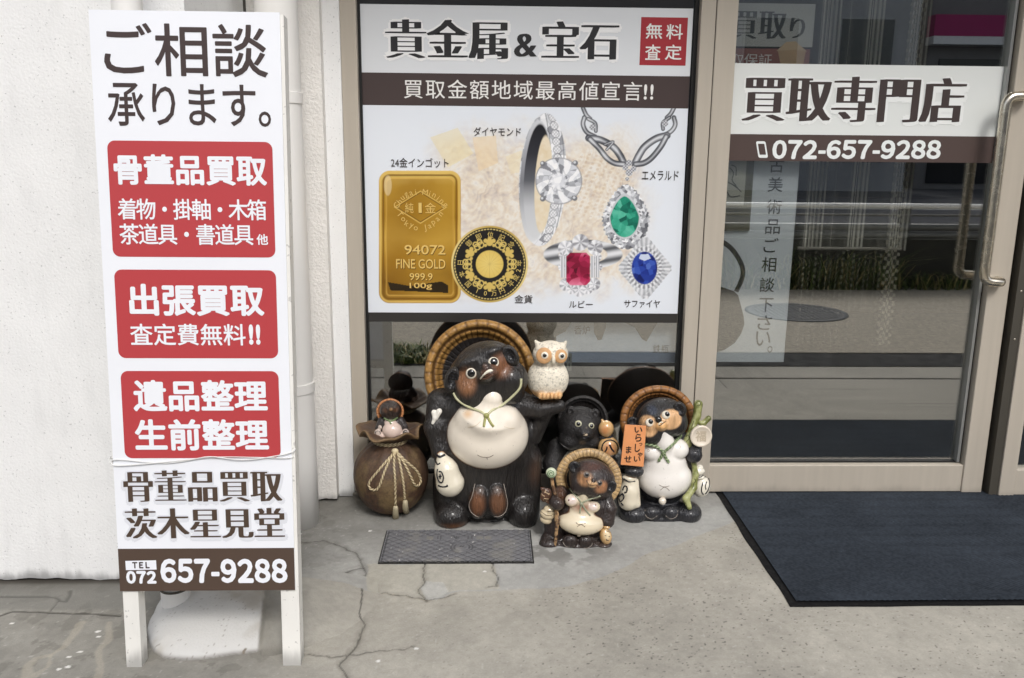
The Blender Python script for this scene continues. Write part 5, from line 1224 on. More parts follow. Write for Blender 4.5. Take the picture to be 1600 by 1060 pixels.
# ---------------- the owl on its arm
def owl():
    Yo = -0.245; base = ony(856, 621, Yo)
    st = Stat(Yo, 856, 'owl_statue', 'speckled cream owl figurine with orange eye discs perched on the largest statue\'s arm', 'statue', z=base[2], res=0.0026)
    E = st.E
    pr = [E(856, 592, 0, 33, 34, 27, k=8), E(860, 553, -2, 28, 21, 23, k=8), st.C([(846, 545, -6, 9), (836.5, 533, -8, 2.2)], 4), st.C([(875, 545, -6, 9), (884.5, 534.5, -8, 2.2)], 4), E(850, 618, -17, 10, 6.5, 11, k=4), E(869, 617, -17, 10, 6.5, 11, k=4)]
    def disp(P): return 0.0012*(vnoise(P[:, 0], P[:, 1], 0.006, 3, P[:, 2])-0.5).astype(np.float32)
    def colr(V):
        n = vnoise(V[:, 0], V[:, 1], 0.0042, 5, V[:, 2]); n2 = fbm(V[:, 0], V[:, 1], 0.03, 6, 3, V[:, 2])
        c = np.repeat(lin((236, 228, 210))[None], len(V), 0)*(0.82+0.33*n2)[:, None]
        c = c*(1-0.42*sstep(0.55, 0.85, n))[:, None]
        z = V[:, 2]; zf = st.p(856, 612, -15)[2]; a = sstep(zf+0.012, zf-0.008, z+0.02*(n2-0.5)); c = c*(1-a[:, None])+a[:, None]*lin((214, 170, 118))
        zn = st.p(860, 572, -20)[2]; a = np.exp(-((z-zn)/0.006)**2)*0.5; c = c*(1-a[:, None])+a[:, None]*lin((130, 112, 92))
        return c
    o, f = st.solid('body', pr, mat('owl clay', attr=True, rough=0.7, bump=(110, 0.5, 0.006)), colr, floor=False, disp=disp)
    fs = [f]
    for (x, y, r) in ((850, 556, 12.3), (876.2, 557, 10.5)):
        P, n = st.hit(x, y, fs); n = n*0.5+np.array([0, -0.9, 0.12]); n /= np.linalg.norm(n); M = rot_to(n); k = st.k
        dsc = MB().ball(P, (r*k, 3.2*k, r*1.04*k), M, 32, 14).build('eye_disc', mat('owl disc', (206, 160, 112), 0.6, noise=(70, 0.2)), st.root, smooth=True)
        q = P+n*2.2*k+M @ np.array([1.2*k, 0, 0.8*k]); MB().ball(q, (5.8*k, 2.6*k, 5.8*k), M, 24, 12).build('eye_white', M_eyew, dsc, smooth=True)
        q = q+n*1.5*k; MB().ball(q, (3.3*k, 2.2*k, 3.3*k), M, 20, 10).build('pupil', M_eyeb, dsc, smooth=True)
    P, n = st.hit(864.6, 562, fs); MB().ball(P+np.array([0, -0.002, 0]), (3.2*st.k, 4*st.k, 7*st.k)).build('beak', mat('beak', (236, 228, 208), 0.4), st.root, smooth=True)
    b = MB()
    for cx in (850, 868.5):
        for dx in (-6, 0, 6): P, n = st.hit(cx+dx, 619, fs); b.ball(P, (3.1*st.k, 3.4*st.k, 5*st.k), None, 12, 8)
    b.build('toes', mat('owl toes', (222, 178, 126), 0.6, noise=(60, 0.15)), st.root, smooth=True)
owl()

# ---------------- figure with the welcome board
def right():
    st = Stat(-0.20, 1032, 'raccoon_dog_statue', 'white bellied raccoon dog statue holding an orange welcome board beside the door', 'statue', res=0.0034)
    E, C = st.E, st.C
    body = [E(1036, 738, 4, 46, 54, 36, k=8), E(1038, 692, 6, 44, 26, 30, k=8), E(1031, 800, 0, 60, 22, 40, k=6), C([(1003, 690, 0, 13), (988, 712, -10, 12), (990, 733, -28, 10)], 5), C([(1070, 690, 0, 12), (1083, 698, -6, 12), (1084, 711, -18, 13)], 5),
            E(991, 737, -32, 15, 9, 10, k=3), E(990, 801, -22, 22, 17, 24, k=5), E(1075, 801, -22, 21, 17, 24, k=5), E(1019, 801, -34, 15, 11, 11, k=2), E(1048, 801, -34, 15, 11, 11, k=2), E(975, 780, -4, 12, 22, 16, k=5)]
    cuts = [C([(x, 742, -43, 0.8), (x, 732, -42, 0.8)], 1.2, 's') for x in (985, 991, 997)]+[C([(x, 812, -48, 1), (x, 798, -46, 1)], 1.4, 's') for x in (977, 984, 991, 1068, 1076, 1084)]+[C([(1080+4*i, 704, -31, .8), (1078+4*i, 716, -30, .8)], 1.2, 's') for i in range(3)]
    prims = st.flat(body+cuts)
    ob, fb = st.solid('body', prims, M_dk, paint((40, 40, 44)))
    head = [E(1033, 654, -12, 38, 32, 32, 14, k=6), E(1018, 678, -24, 21, 17, 18, k=5), E(1054, 662, -22, 20, 19, 18, k=5), E(1033, 664, -40, 9, 8, 10, 15, k=4), E(1016, 663, -30, 14, 12, 12, k=4), E(1044, 651, -30, 15, 13, 12, k=4)]
    fm = [(st.p(1013, 666, -36), np.array([15.5, 26, 17])*st.k, 0.18, (216, 172, 126)), (st.p(1047, 655, -36), np.array([18.5, 26, 16])*st.k, 0.18, (216, 172, 126)), (st.p(1034, 667, -46), np.array([10, 16, 9])*st.k, 0.25, (226, 176, 118)), (st.p(1020, 643, -40), np.array([9, 26, 8])*st.k, 0.4, (52, 58, 72)),
          (st.p(1022, 690, -30), np.array([20, 30, 9])*st.k, 0.2, (26, 25, 26)), (st.p(1064, 676, -30), np.array([18, 30, 9])*st.k, 0.2, (26, 25, 26))]
    oh, fh = st.solid('head', head, M_dk, paint((36, 35, 36), *fm), floor=False, res=0.0025)
    belly = [E(1038, 745, -9, 43, 35, 34, k=7), C([(1037, 672, -36, 6), (1038, 690, -26, 14), (1038, 710, -14, 22)], 6), E(1038, 722, -10, 35, 30, 28, k=6), E(1020, 705, -18, 19, 16, 18, k=2.5), E(1057, 702, -18, 19, 17, 18, k=2.5)]
    obel, fbel = st.solid('belly', belly, M_cr, rim_paint((242, 237, 230), (120, 78, 42), lambda V: fb(V), 0.0045), floor=False, res=0.0028)
    fs = [fb, fh, fbel]
    straw_hat(st, 1028, 655, 16, 60, 53, 6, 14, 0, (156, 106, 56), (66, 40, 20), ribs=40, scal=26, inner=0.63, rim=0.78, material=M_hat)
    ear(st, 1062, 640, 10, 13, -12, fs, 25, d2=7); ear(st, 989, 660, 10, 9, -10, fs, 0, d2=6)
    st.eye(1014.8, 660.6, 6.2, 3.9, fs, M_eyew, M_eyeb, (1.4, 1.4)); st.eye(1040.5, 648.6, 6.4, 4.0, fs, M_eyew, M_eyeb, (1.4, 1.2))
    P, n = st.hit(1029, 656, fs); MB().ball(P, (5.2*st.k, 5*st.k, 6*st.k), rot_to((0, -1, 0), R(20))).build('nose', M_eyeb, st.root, smooth=True)
    st.stroke('mouth', [[(1029, 664), (1032, 660.5), (1036, 660)]], 0.9, fs, M_crp, n=4); st.stroke('mouth_line', [[(1030, 665.5), (1033, 664), (1037, 661), (1040, 659)]], 0.55, fs, M_blk, n=4, seg=6)
    st.stroke('rope', [[(1008, 693), (1018, 695), (1028, 699), (1037, 706)], [(1064, 681), (1058, 688), (1048, 697), (1037, 707), (1033, 714), (1029, 721)], [(1037, 706), (1040, 715), (1045, 723)]], 2.3, fs, M_greenrope, twist=480, n=10, tone=((166, 182, 140), (62, 82, 50)))
    st.stroke('nipple', [[(1011, 704), (1013, 702.4), (1015, 704), (1013.2, 706), (1011, 704)], [(1059.5, 698.6), (1061.5, 696.8), (1063.5, 698.6), (1061.5, 700.4), (1059.5, 698.6)]], 0.4, fs, mat('nipple line', (176, 164, 150), 0.3), n=4, seg=6)
    st.stroke('navel', [[(1030, 758), (1037, 761), (1046, 759.5)], [(1032, 766), (1037.5, 761.5), (1042, 763), (1046, 767)]], 0.4, fs, M_line, n=4, seg=6)
    st.solid('white_ball', [E(1035, 783, -36, 6, 6, 6)], M_cr, paint((226, 216, 200)), floor=False, res=0.0022)
    st.stroke('pouch_line', [[(1008, 797), (1009, 806), (1018, 811), (1027, 806)], [(1040, 806), (1048, 811), (1057, 807), (1059, 798)]], 0.5, fs, mat('pouch line'), n=4, seg=6)
    # board held in the paw
    qd = [st.p(976.5, 664.3, -46), st.p(1009.6, 666.0, -46), st.p(1005.6, 729.6, -46), st.p(970, 726.3, -46)]
    th_ = np.array([0, 0.006, 0])
    mesh('board_back', [q+np.array([0, 0.0065, 0]) for q in qd]+[q+np.array([0, 0.010, 0]) for q in qd], [(3, 2, 1, 0), (4, 5, 6, 7), (0, 1, 5, 4), (1, 2, 6, 5), (2, 3, 7, 6), (3, 0, 4, 7)], mat('board back', (40, 36, 34), 0.5), st.root)
    brd = mesh('welcome_board', qd+[q+th_ for q in qd], [(3, 2, 1, 0), (4, 5, 6, 7), (0, 1, 5, 4), (1, 2, 6, 5), (2, 3, 7, 6), (3, 0, 4, 7)], mat('orange board', (232, 156, 102), 0.45, noise=(30, 0.05)), st.root)
    bp = Panel(np.array([0, st.Y-46*st.k, 0]), (1, 0, 0), (0, 0, 1)); bp.parent = brd; bp.off = st.o; M_bi = mat('board ink', (40, 30, 26), 0.5)
    for ch, x, y, sx, sy in (('い', 997.5, 672, 6.3, 4.4), ('ら', 997.5, 684, 5, 6.2), ('っ', 1001, 694.5, 2.6, 2.3), ('し', 996, 700, 4.2, 6.5), ('ゃ', 1000, 710.5, 4, 3.6), ('い', 995.5, 717.5, 5.2, 4.4), ('ま', 982.3, 703, 4.3, 5.6), ('せ', 981, 717.5, 5.8, 5.2)):
        bp.text('lettering', ch, (x-sx, y-sy, x+sx, y+sy), M_bi, GOTHIC(0.025), lift=0.0006)
    bag, fg = st.solid('sake_bag', [C([(984, 750, -30, 10), (983, 768, -32, 14), (982, 782, -32, 16)], 4), C([(993, 752, -30, 5), (995, 788, -36, 6)], 3), E(983, 746, -30, 11, 4, 10, k=2)], M_cr, rim_paint((222, 212, 190), (120, 84, 50), lambda V: fb(V), 0.004), floor=False, res=0.0025)
    st.stroke('bag_cord', [[(975, 748), (983, 753), (992, 752)]], 1.0, [fg], M_blk, parent=bag); st.stroke('bag_writing', [[(973, 766), (976, 760), (980, 762), (979, 769), (976, 770)], [(968, 776), (973, 772), (975, 778), (970, 784), (968, 780)], [(971, 786), (974, 790)]], 1.1, [fg, fb], M_blk, parent=bag, n=4, seg=6)
    def gcol(V):
        n = fbm(V[:, 0], V[:, 1], 0.018, 9, 3, V[:, 2]); t = sstep(0.35, 0.65, n)[:, None]; return lin((118, 122, 66))[None]*(1-t)+t*lin((168, 170, 118))[None]
    stf, f2 = st.solid('branch_staff', [C([(1091, 632, -4, 7), (1089, 650, -6, 6), (1082, 668, -12, 5), (1074, 688, -16, 5.5)], 3), C([(1107, 654, -4, 4.6), (1099, 662, -6, 4), (1088, 660, -6, 3)], 3), C([(1087, 742, -20, 4.5), (1084, 762, -24, 5), (1072, 779, -36, 5.5), (1077, 793, -40, 4)], 3), C([(1074, 688, -16, 5), (1082, 712, -12, 4), (1087, 742, -20, 4.5)], 3)], M_greengl, gcol, floor=False, res=0.0024)
    sw = [[(1088, 630), (1090, 627), (1094, 629), (1093, 634), (1089, 634)], [(1104, 653), (1107, 650), (1110, 654), (1107, 657)], [(1072, 683), (1074, 680), (1077, 683), (1075, 688), (1072, 690)], [(1084, 658), (1082, 664), (1079, 672)], [(1085, 748), (1087, 752), (1084, 756), (1083, 762)]]
    st.stroke('bark_lines', sw, 0.5, [f2], mat('bark line', (70, 74, 36), 0.4), parent=stf, n=4, seg=6)
    P = st.p(1095, 681.4, -24); M = rot_to((0.05, -1, 0.05)); Vd, Fd = lathe([(0.0, -3.0), (13.5, -3.0), (14.6, -4.2), (16.6, -3.6), (17.0, 0), (16, 3.5), (0.0, 4)], 48)
    Vd = (np.stack([Vd[:, 0], Vd[:, 2], Vd[:, 1]], 1)*st.k) @ M.T+P
    dsk = mesh('coin_disc', Vd, Fd, mat('cream disc', (226, 214, 196), 0.3, coat=0.3), st.root, smooth=True)
    dp = Panel(st.o+P+np.array([0, -3.0*st.k, 0]), (1, 0, 0), (0, 0.05, 1)); dp.parent = dsk; dp.off = st.o
    dp.text('lettering', '福', (1086.5, 673.5, 1103.5, 690), mat('disc relief', (198, 184, 162), 0.35), GOTHIC(0.02), lift=0.0012)
    tk, ft = st.solid('sake_bottle', [E(1096, 761, -8, 14, 17, 14, -10, k=3), E(1091, 736, -12, 10.5, 7, 9, k=2), E(1093, 730, -12, 6, 4, 6, k=2), E(1093, 745, -10, 8, 4, 8, k=2)], M_cr, paint((232, 226, 210)), floor=False, res=0.0024)
    st.stroke('bottle_writing', [[(1102, 745), (1098, 756), (1096, 767), (1099, 773)], [(1107, 748), (1108.5, 756), (1106, 766), (1102, 772)], [(1104, 753), (1102, 760), (1103, 765)], [(1089, 744), (1094, 746), (1099, 743)]], 0.9, [ft], M_blk, parent=tk, n=4, seg=6)
    return st
right()

# ---------------- small brown figure in front
def small():
    st = Stat(-0.43, 903, 'raccoon_dog_statue', 'small brown raccoon dog statue at the very front with scalloped cream hat and bottle', 'statue', res=0.0028)
    E, C = st.E, st.C; DK = (46, 36, 33)
    body = [E(910, 802, 6, 47, 46, 32, k=6), E(903, 848, 0, 46, 18, 32, k=5), E(857, 845, -4, 13, 14, 15, k=5), E(868, 820, 4, 18, 36, 22, k=6), C([(876, 770, 2, 12), (868, 784, -14, 11), (871, 787, -20, 11)], 4), C([(944, 775, 2, 12), (951, 795, -8, 12), (949, 815, -16, 11)], 4), E(891, 845, -24, 12, 11, 9, k=1.8), E(915, 846, -24, 12, 11, 9, k=1.8), E(943, 852, -14, 14, 10, 16, k=4), E(858, 850, -14, 16, 11, 14, k=4)]
    cuts = [C([(865+4.5*i, 781, -33, .7), (865+4.5*i, 793, -33, .7)], 1.1, 's') for i in range(4)]
    ob, fb = st.solid('body', st.flat(body+cuts), M_dk, paint(DK, (st.p(876, 775, -10), np.array([10, 20, 22])*st.k, .8, (88, 60, 44)), (st.p(943, 850, -24), np.array([12, 10, 8])*st.k, .8, (70, 54, 46))))
    head = [E(925, 749, -8, 37, 31, 30, -22, k=5), E(908, 757, -18, 17, 17, 16, k=4), E(944, 764, -18, 14, 15, 14, k=4), E(926, 755, -34, 10, 8, 9, -25, k=4), E(915, 742, -26, 12, 9, 10, -25, k=4), E(937, 754, -26, 11, 9, 10, -25, k=4)]
    fm = [(st.p(914, 748, -32), np.array([13, 24, 13])*st.k, .5, (176, 130, 92)), (st.p(938, 760, -32), np.array([12, 24, 12])*st.k, .5, (170, 120, 84)), (st.p(925, 757, -42), np.array([9, 10, 7])*st.k, .4, (204, 164, 120)), (st.p(926, 730, -30), np.array([22, 22, 9])*st.k, .6, (74, 48, 40))]
    oh, fh = st.solid('head', head, M_dk, paint((44, 34, 32), *fm), floor=False, res=0.0024)
    belly = [E(908, 815, -14, 37, 20, 27, -4, k=5), E(909, 795, -10, 24, 22, 20, k=6), E(894, 782, -20, 11.5, 10, 10, k=2), E(927, 792, -20, 11, 9, 10, k=2), C([(913, 768, -26, 5.5), (911, 782, -18, 10)], 4)]
    obel, fbel = st.solid('belly', belly, M_cr, rim_paint((226, 212, 184), (96, 58, 36), lambda V: fb(V), 0.006, extra=[(st.p(910, 792, -24), np.array([24, 30, 9])*st.k, .9, (150, 112, 92)), (st.p(894, 782, -28), np.array([9, 14, 8])*st.k, .6, (224, 206, 196)), (st.p(927, 792, -28), np.array([8, 14, 7])*st.k, .6, (224, 206, 196))]), floor=False, res=0.0024)
    fs = [fb, fh, fbel]
    straw_hat(st, 920, 749, 12, 53, 49, -14, 12, 0, (196, 164, 116), (80, 54, 34), ribs=46, scal=46, inner=0.66, rim=0.70, material=M_hat)
    ear(st, 898, 731, 10, 11, -12, fs, 25, d2=6); ear(st, 955, 761, 8, 11, -12, fs, -20, d2=6)
    st.eye(916.6, 741.8, 5.0, 3.1, fs, M_grey, M_eyeb, (0, 0)); st.eye(936.7, 755, 4.7, 3.0, fs, M_grey, M_eyeb, (0, 0))
    P, n = st.hit(927.5, 751, fs); MB().ball(P, (3.8*st.k, 3.4*st.k, 3.4*st.k), rot_to((0, -1, 0), R(-25))).build('nose', mat('dark nose', (58, 46, 42), 0.25, coat=0.4), st.root, smooth=True)
    st.stroke('muzzle_line', [[(916, 750), (920, 757), (925, 759), (931, 758), (936, 762)], [(925, 752), (923, 758)]], 0.55, fs, mat('muzzle line', (92, 62, 44), 0.3), n=4, seg=6)
    st.stroke('rope', [[(890, 764), (897, 773), (905, 781), (909, 787)], [(938, 775), (925, 779), (914, 783), (909, 787)], [(909, 787), (907, 795), (906, 802)], [(909, 787), (915, 797), (922, 806)]], 1.3, fs, mat('sage rope', (148, 152, 128), 0.35, coat=0.2))
    P, n = st.hit(909, 787, fs); MB().ball(P+n*0.003, (0.006, 0.005, 0.006)).build('rope_knot', mat('sage rope'), st.root, smooth=True)
    st.stroke('nipple', [[(888.3, 782.2), (889, 781.5), (889.6, 782.2)], [(930, 790), (930.6, 789.4), (931.2, 790)]], 1.0, fs, mat('nipple brown', (120, 80, 66), 0.3), n=3, seg=8)
    st.stroke('navel', [[(900, 817), (905, 820), (915, 817.5)], [(902, 823), (908, 820), (914, 823.5)]], 0.5, fs, M_line, n=4, seg=6)
    st.solid('white_ball', [E(904.7, 835, -26, 4, 4, 4)], M_cr, paint((206, 190, 166)), floor=False, res=0.002)
    bt, f1 = st.solid('sake_bottle', [E(946.5, 838, -22, 9.5, 14, 9, 12, k=2), E(948, 823, -22, 6, 3.5, 6, k=2)], M_cr, paint((198, 160, 108), (st.p(949, 836, -30), np.array([7, 8, 10])*st.k, .7, (224, 204, 166))), res=0.0022)
    st.stroke('bottle_writing', [[(947, 830), (953, 832)], [(950, 829), (948, 845)], [(945, 837), (953, 839)], [(947, 843), (951, 845)]], 0.6, [f1], M_blk, parent=bt, n=3, seg=6)
    def wood(V):
        n = fbm(V[:, 0], V[:, 1], 0.012, 9, 3, V[:, 2]); t = sstep(.35, .65, n)[:, None]; return lin((76, 52, 36))[None]*(1-t)+t*lin((172, 138, 98))[None]
    stf, f2 = st.solid('staff', [C([(861, 740, -8, 2.8), (864, 760, -12, 2.8), (867, 772, -16, 3)], 2), C([(869, 796, -20, 3), (871, 812, -23, 4.2), (869, 835, -23, 2.6), (867, 854, -23, 2.6)], 2)], M_cr, wood, res=0.0022)
    P = st.p(861.4, 739, -16); M = rot_to((-.1, -1, .1))
    scr = MB().ball(P, (8.3*st.k, 5*st.k, 8.3*st.k), M, 28, 14).build('rolled_scroll', mat('pale green glaze', (196, 204, 176), 0.3, coat=0.3), st.root, smooth=True)
    sp_ = [P+M @ np.array([(1.2+5.2*t)*math.cos(t*12)*st.k, -(5.0*math.sqrt(max(0.02, 1-((1.2+5.2*t)/8.3)**2)))*st.k, (1.2+5.2*t)*math.sin(t*12)*st.k]) for t in np.linspace(0, 1, 40)]
    MB().tube(sp_, 0.8*st.k, 6).build('spiral', mat('spiral green', (104, 134, 96), 0.3), scr, smooth=True)
    tb, f3 = st.solid('account_book', [E(853, 774, -16, 8.5, 11, 6, -28, k=2), C([(847, 764, -16, 3), (858, 767, -16, 3)], 2), C([(848, 780, -16, 3), (858, 785, -16, 3)], 2)], M_dk, paint((86, 58, 42)), floor=False, res=0.0022)
    st.stroke('book_writing', [[(847, 768), (853, 770), (858, 773)], [(846, 772), (851, 776)], [(850, 779), (857, 780)], [(853, 766), (849, 782)], [(858, 771), (854, 784)]], 0.7, [f3], mat('book line', (196, 170, 134), 0.4), parent=tb, n=3, seg=6)
    tr, f4 = st.solid('rope_bundle', [E(855, 804, -12, 12, 8, 10, -20, k=2), E(853, 812, -12, 10, 7, 9, -20, k=2), E(859, 797, -12, 10, 7, 9, -20, k=2)], M_cr, paint((206, 190, 158)), res=0.0022)
    st.stroke('bundle_lines', [[(846, 800), (853, 805), (862, 806)], [(845, 806), (851, 811), (860, 811)], [(848, 795), (856, 799), (865, 800)]], 0.6, [f4], mat('bundle line', (84, 66, 50), 0.4), parent=tr, n=4, seg=6)
    st.stroke('pouch_line', [[(881, 838), (880, 848), (887, 855), (898, 853)], [(905, 853), (916, 857), (925, 851), (925, 840)]], 0.5, fs, mat('pouch line'), n=4, seg=6)
small()

# ---------------- black figure behind it
def black():
    st = Stat(-0.14, 905, 'raccoon_dog_statue', 'matt black bear faced raccoon dog statue carrying a tan gourd', 'statue', res=0.0036)
    E, C = st.E, st.C; BK = (34, 32, 32)
    body = [E(903, 748, 4, 44, 58, 36, k=8), E(905, 800, 0, 46, 22, 40, k=6), C([(872, 700, 0, 16), (862, 725, -10, 13), (872, 750, -26, 12)], 6), C([(936, 705, 0, 14), (948, 722, -14, 12)], 6)]
    ob, fb = st.solid('body', st.flat(body), M_fur, paint(BK))
    ow, fw = st.solid('belly', [E(900, 745, -14, 30, 46, 30, k=5)], M_cr, rim_paint((200, 194, 176), (80, 70, 58), fb, 0.005), floor=False)
    head = [E(906, 668, -10, 34, 33, 30, k=5), E(914, 676, -34, 14, 11, 14, -8, k=6), E(891, 688, -20, 18, 14, 18, k=5), E(922, 688, -20, 16, 13, 18, k=5), E(892, 642, -14, 7, 7.5, 6, k=2.5), E(930, 646, -14, 7, 7.5, 6, k=2.5), E(892, 643, -21, 3.6, 4, 4, k=1.5, op='s'), E(930, 647, -21, 3.6, 4, 4, k=1.5, op='s')]
    oh, fh = st.solid('head', head, M_fur, paint(BK, (st.p(910, 690, -34), np.array([6, 16, 6])*st.k, .7, (96, 80, 64)), (st.p(918, 671, -52), np.array([3.4, 12, 3.6])*st.k, .4, (206, 190, 162)), (st.p(915, 680, -50), np.array([4, 12, 2.6])*st.k, .4, (190, 172, 146))), floor=False, res=0.0026)
    fs = [fb, fh, fw]
    straw_hat(st, 911, 656, 16, 40, 38, -8, 12, 0, (46, 43, 42), (18, 17, 17), ribs=40, scal=26, material=mat('black hat clay', attr=True, rough=0.6, bump=(120, 0.5, 0.006)))
    st.eye(903.7, 662.5, 5.2, 3.3, fs, mat('eye cream', (206, 204, 176), 0.3), M_eyeb); st.eye(923.8, 665.7, 4.8, 3.1, fs, mat('eye cream'), M_eyeb)
    st.stroke('mouth_line', [[(908, 676), (912, 679), (916, 677), (922, 678)], [(910, 684), (916, 685), (920, 682)]], 0.7, fs, M_blk, n=4, seg=6)
    st.stroke('collar', [[(870, 684), (877, 694), (888, 701), (900, 703), (914, 701), (926, 695)]], 1.2, fs, mat('collar dark', (58, 55, 54), 0.4), n=5)
    g_, fg = st.solid('gourd', [E(947, 670, -30, 11.8, 13, 11, k=3), E(951, 699, -30, 16.5, 16.5, 14, k=3), C([(942, 661, -30, 3), (941, 656.5, -31, 2)], 2)], M_cr, paint((212, 172, 118), (st.p(945, 673, -40), np.array([9, 9, 9])*st.k, .8, (206, 144, 92)), (st.p(953, 702, -42), np.array([12, 9, 11])*st.k, .3, (208, 152, 104))), floor=False, res=0.0024)
    st.stroke('gourd_cord', [[(937, 683), (944, 685.5), (952, 684.5), (957.5, 681)]], 1.2, [fg], M_blk, parent=g_)
    st.stroke('gourd_ring', [[(953+12.3*math.cos(a), 700.5+12.5*math.sin(a)) for a in np.linspace(0.9, 6.6, 16)]], 1.1, [fg], M_blk, parent=g_, n=3, seg=6)
    st.stroke('gourd_writing', [[(948.5, 698), (948, 702), (945.5, 706)], [(952, 695), (955, 701), (959.5, 706)], [(953, 695.5), (956, 702), (959.5, 706)]], 1.1, [fg], M_blk, parent=g_, n=4, seg=6)
black()

# ---------------- sack shaped jar and the tiny figure on it
def jar():
    st = Stat(-0.185, 610, 'sack_jar', 'round brown sack shaped jar with ruffled mouth and cream cord bow', 'jar', res=0.0032)
    k = st.k
    def P(px, py): return st.p(px, py, 0)
    N = 180; th = np.arange(N)*2*np.pi/N
    z = lambda py: P(610, py)[2]
    zt = z(700); 
    prof = [(0.0, 0.0), (14, 0.0), (18, 0.0015)]
    zc, rz = 0.137, 0.139
    for a in np.linspace(-72, 66, 26): prof.append((58.5*math.cos(R(a))**0.92*(1+0.02*math.sin(R(a)*2)), zc+rz*math.sin(R(a))))
    zn = prof[-1][1]; prof += [(23.5, zn+0.008), (24.5, zn+0.016)]
    V = []; F = []; Cc = []
    for i, (r, zz) in enumerate(prof):
        pl = 1+0.02*np.sin(th*14+1)*sstep(zc, zn, zz)+0.006*np.sin(th*3+2)
        V.append(np.stack([r*k*np.cos(th)*pl, r*k*np.sin(th)*pl, np.full(N, zz)], 1))
    nb = len(V); lip = [(27, zn+0.020, 0.2), (36, zn+0.030, .5), (44, zn+0.040, .8), (49.5, zn+0.044, 1.0), (50.5, zn+0.049, 1.0), (49, zn+0.052, 1.0), (42, zn+0.048, .8), (32, zn+0.040, .5), (20, zn+0.034, .2), (0.01, zn+0.032, 0)]
    for r, zz, q in lip:
        wv = q*(0.011*np.sin(th*5+0.6)+0.006*np.sin(th*8+2.1)); rr = r*(1+0.05*q*np.sin(th*5-0.9)+0.03*q*np.sin(th*9))
        V.append(np.stack([rr*k*np.cos(th), rr*k*np.sin(th), zz+wv], 1))
    n = len(V); VV = np.concatenate(V)
    def faces(a, b):
        i, j = [q.ravel() for q in np.meshgrid(np.arange(a, b-1), np.arange(N), indexing='ij')]; j2 = (j+1) % N
        return np.stack([i*N+j, i*N+j2, (i+1)*N+j2, (i+1)*N+j], 1)
    n1 = fbm(VV[:, 0], VV[:, 1], 0.05, 5, 4, VV[:, 2]); n2 = vnoise(VV[:, 0], VV[:, 1], 0.006, 6, VV[:, 2])
    c = np.repeat(lin((78, 57, 42))[None], len(VV), 0)*(0.5+1.0*n2)[:, None]
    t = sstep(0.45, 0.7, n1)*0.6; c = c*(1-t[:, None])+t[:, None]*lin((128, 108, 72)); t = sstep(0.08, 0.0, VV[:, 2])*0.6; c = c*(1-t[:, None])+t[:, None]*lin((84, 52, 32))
    t = sstep(0.12, 0.16, VV[:, 2])*0.3; c = c*(1-t[:, None])+t[:, None]*lin((84, 66, 54))
    edge = np.zeros(len(VV)); edge[(nb+3)*N:(nb+6)*N] = 0.55; c = c*(1-edge[:, None])+edge[:, None]*lin((138, 112, 78))
    M = mat('sack clay', attr=True, rough=0.6, noise=(150, 0.4), bump=(60, 0.35, 0.006))
    mesh('body', VV[:nb*N], faces(0, nb), M, st.root, col=c[:nb*N], smooth=True)
    mesh('ruffled_mouth', VV[(nb-1)*N:], faces(0, n-nb+1), M, st.root, col=c[(nb-1)*N:], smooth=True)
    def f(Q):
        r = np.hypot(Q[:, 0], Q[:, 1]); pr = np.interp(Q[:, 2], [p_[1] for p_ in prof[2:]], [p_[0] for p_ in prof[2:]])*k; return (r-pr)*0.8
    q = lambda L: [(545+a/4.607, 600+b/4.607) for a, b in L]
    M_c = mat('cream cord', attr=True, rough=0.55); TN = ((222, 206, 168), (122, 102, 72))
    b = MB()
    for dz in (0.004, 0.010): b.tube([(25.2*k*math.cos(a), 25.2*k*math.sin(a), zn+dz) for a in np.linspace(0, 2*math.pi, 150)], 0.0036, 10, 420, cap=False)
    b.build('neck_cord', M_c, st.root, smooth=True, tone=TN)
    st.stroke('bow', [q([(330, 495), (275, 555), (215, 625), (158, 695), (148, 735), (170, 760), (205, 757), (230, 715), (255, 640), (300, 540), (330, 500)]), q([(345, 492), (410, 560), (480, 620), (512, 680), (510, 715), (488, 733), (465, 715), (440, 660), (400, 580), (350, 500)])], 1.75, [f], M_c, twist=420, lift=0.6, n=12, tone=TN)
    st.stroke('cord_end', [q([(330, 500), (325, 580), (333, 700), (336, 870)]), q([(350, 500), (372, 600), (392, 720), (402, 830)])], 1.75, [f], M_c, twist=420, lift=0.6, n=12, tone=TN)
    Pk, nk = st.hit(617, 706, [f]); MB().ball(Pk+nk*0.004, (0.012, 0.009, 0.010)).build('knot', M_c, st.root, smooth=True, tone=TN)
    for (a, c0, c1) in ((335, 872, 970), (402, 832, 928)):
        L = [st.hit(*q([(a, y)])[0], [f]) for y in (c0, (c0+c1)/2, c1)]; pts = [p_+n_*0.006 for p_, n_ in L]
        MB().tube([pts[0], pts[0]*.8+pts[1]*.2, pts[1], pts[2]], [0.005, 0.009, 0.0105, 0.0125], 16).build('tassel', mat('tassel', (190, 178, 148), 0.7, noise=(80, 0.2), stretch=(20, 20, 1)), st.root, smooth=True)
    return st, zn
JAR, ZN = jar()
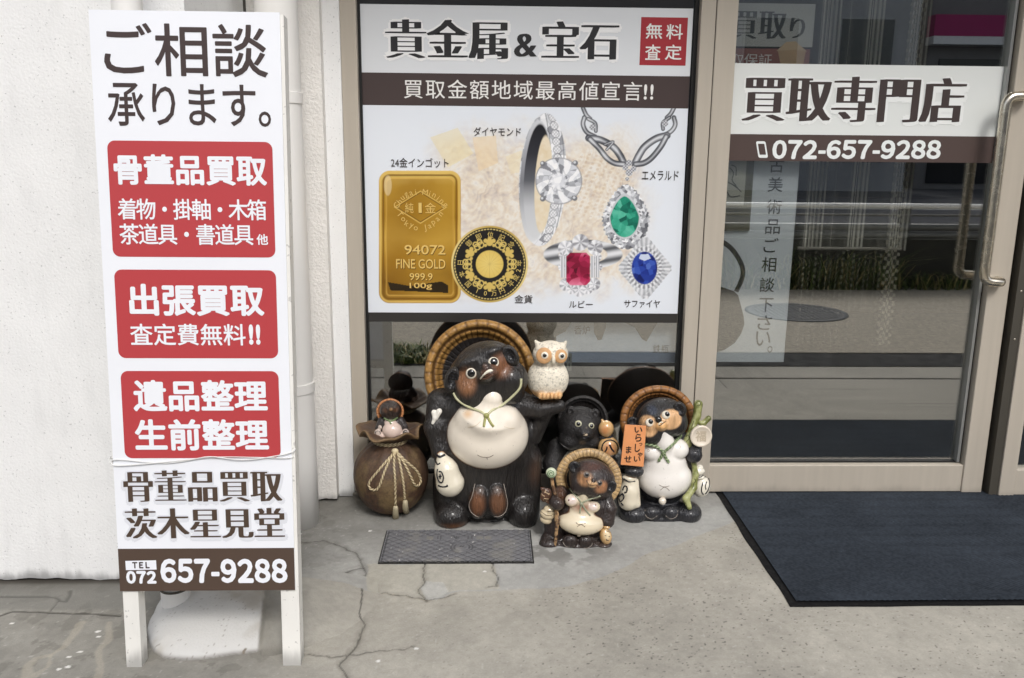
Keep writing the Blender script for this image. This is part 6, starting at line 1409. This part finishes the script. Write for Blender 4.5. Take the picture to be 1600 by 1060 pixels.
def tiny():
    st = Stat(-0.20, 611, 'raccoon_dog_statue', 'tiny pinkish raccoon dog figurine with thin orange hat seated on the sack jar', 'statue', z=ZN+0.026, res=0.002)
    E, C = st.E, st.C
    ob, fb = st.solid('body', [E(611, 668, 0, 19, 18, 13, k=4), E(612, 686, -3, 20, 7, 13, k=3), C([(597, 658, 0, 7), (592, 670, -4, 6)], 3), C([(626, 658, 0, 7), (632, 668, -4, 6)], 3)], M_dk, paint((52, 46, 46)), floor=False)
    obel, fbel = st.solid('belly', [E(613, 673, -8, 16, 14.5, 13.5, k=3), E(610, 660, -5, 10, 8, 9, k=3), E(598, 680, -9, 7, 5, 7, k=2), E(627, 680, -9, 7, 5, 7, k=2)], M_cr, paint((222, 200, 188)), floor=False)
    oh, fh = st.solid('head', [E(610, 641, -4, 17, 15.5, 14, k=3), E(611, 640, -15, 6, 5, 6, k=3)], M_dk, paint((50, 40, 36), (st.p(603, 641, -14), np.array([6, 9, 5])*st.k, .8, (94, 64, 46)), (st.p(618, 640, -14), np.array([6, 9, 5])*st.k, .8, (94, 64, 46)), (st.p(611, 640, -20), np.array([3, 6, 3])*st.k, .6, (130, 96, 60))), floor=False)
    fs = [fb, fh, fbel]
    straw_hat(st, 609.5, 643, 6, 22, 20.5, 0, 12, 0, (196, 132, 84), (120, 76, 44), ribs=30, scal=24, inner=.66, rim=.8, material=M_hat)
    st.eye(605, 638, 1.6, 1.1, fs, mat('tiny eye', (110, 92, 76), 0.3), M_eyeb); st.eye(617, 637.5, 1.6, 1.1, fs, mat('tiny eye'), M_eyeb)
    st.stroke('rope', [[(600, 653), (606, 657), (610, 659)], [(621, 652), (615, 657), (610, 659), (611, 663)]], 1.5, fs, mat('tiny green rope', (116, 136, 92), 0.4))
    bt, f1 = st.solid('sake_bottle', [E(590.6, 679, -10, 6.3, 9, 5, 4, k=2), E(594, 668, -8, 3.5, 4, 3.5, k=2)], M_cr, paint((196, 180, 168)), floor=False)
    st.stroke('bottle_writing', [[(587, 675), (594, 675)], [(587, 683), (594, 683)], [(587, 675), (587, 683)], [(590.5, 673), (590.5, 684)], [(594, 675), (594, 683)]], 0.7, [f1], M_blk, parent=bt, n=3, seg=6)
    dr, f2 = st.solid('round_purse', [E(633.6, 676, -10, 6, 6.3, 5, k=2)], M_cr, paint((186, 172, 164)), floor=False)
    st.stroke('purse_mark', [[(633.6+3*math.cos(a), 676+3*math.sin(a)) for a in np.linspace(0, 5.5, 8)], [(632, 676), (635.5, 676)]], 0.8, [f2], M_blk, parent=dr, n=3, seg=6)
    st.stroke('toes', [[(604, 688), (607, 690)], [(611, 689), (611, 691)], [(617, 688), (615, 690)]], 1.6, fs, mat('toe dark', (36, 32, 32), 0.4), n=3)
tiny()
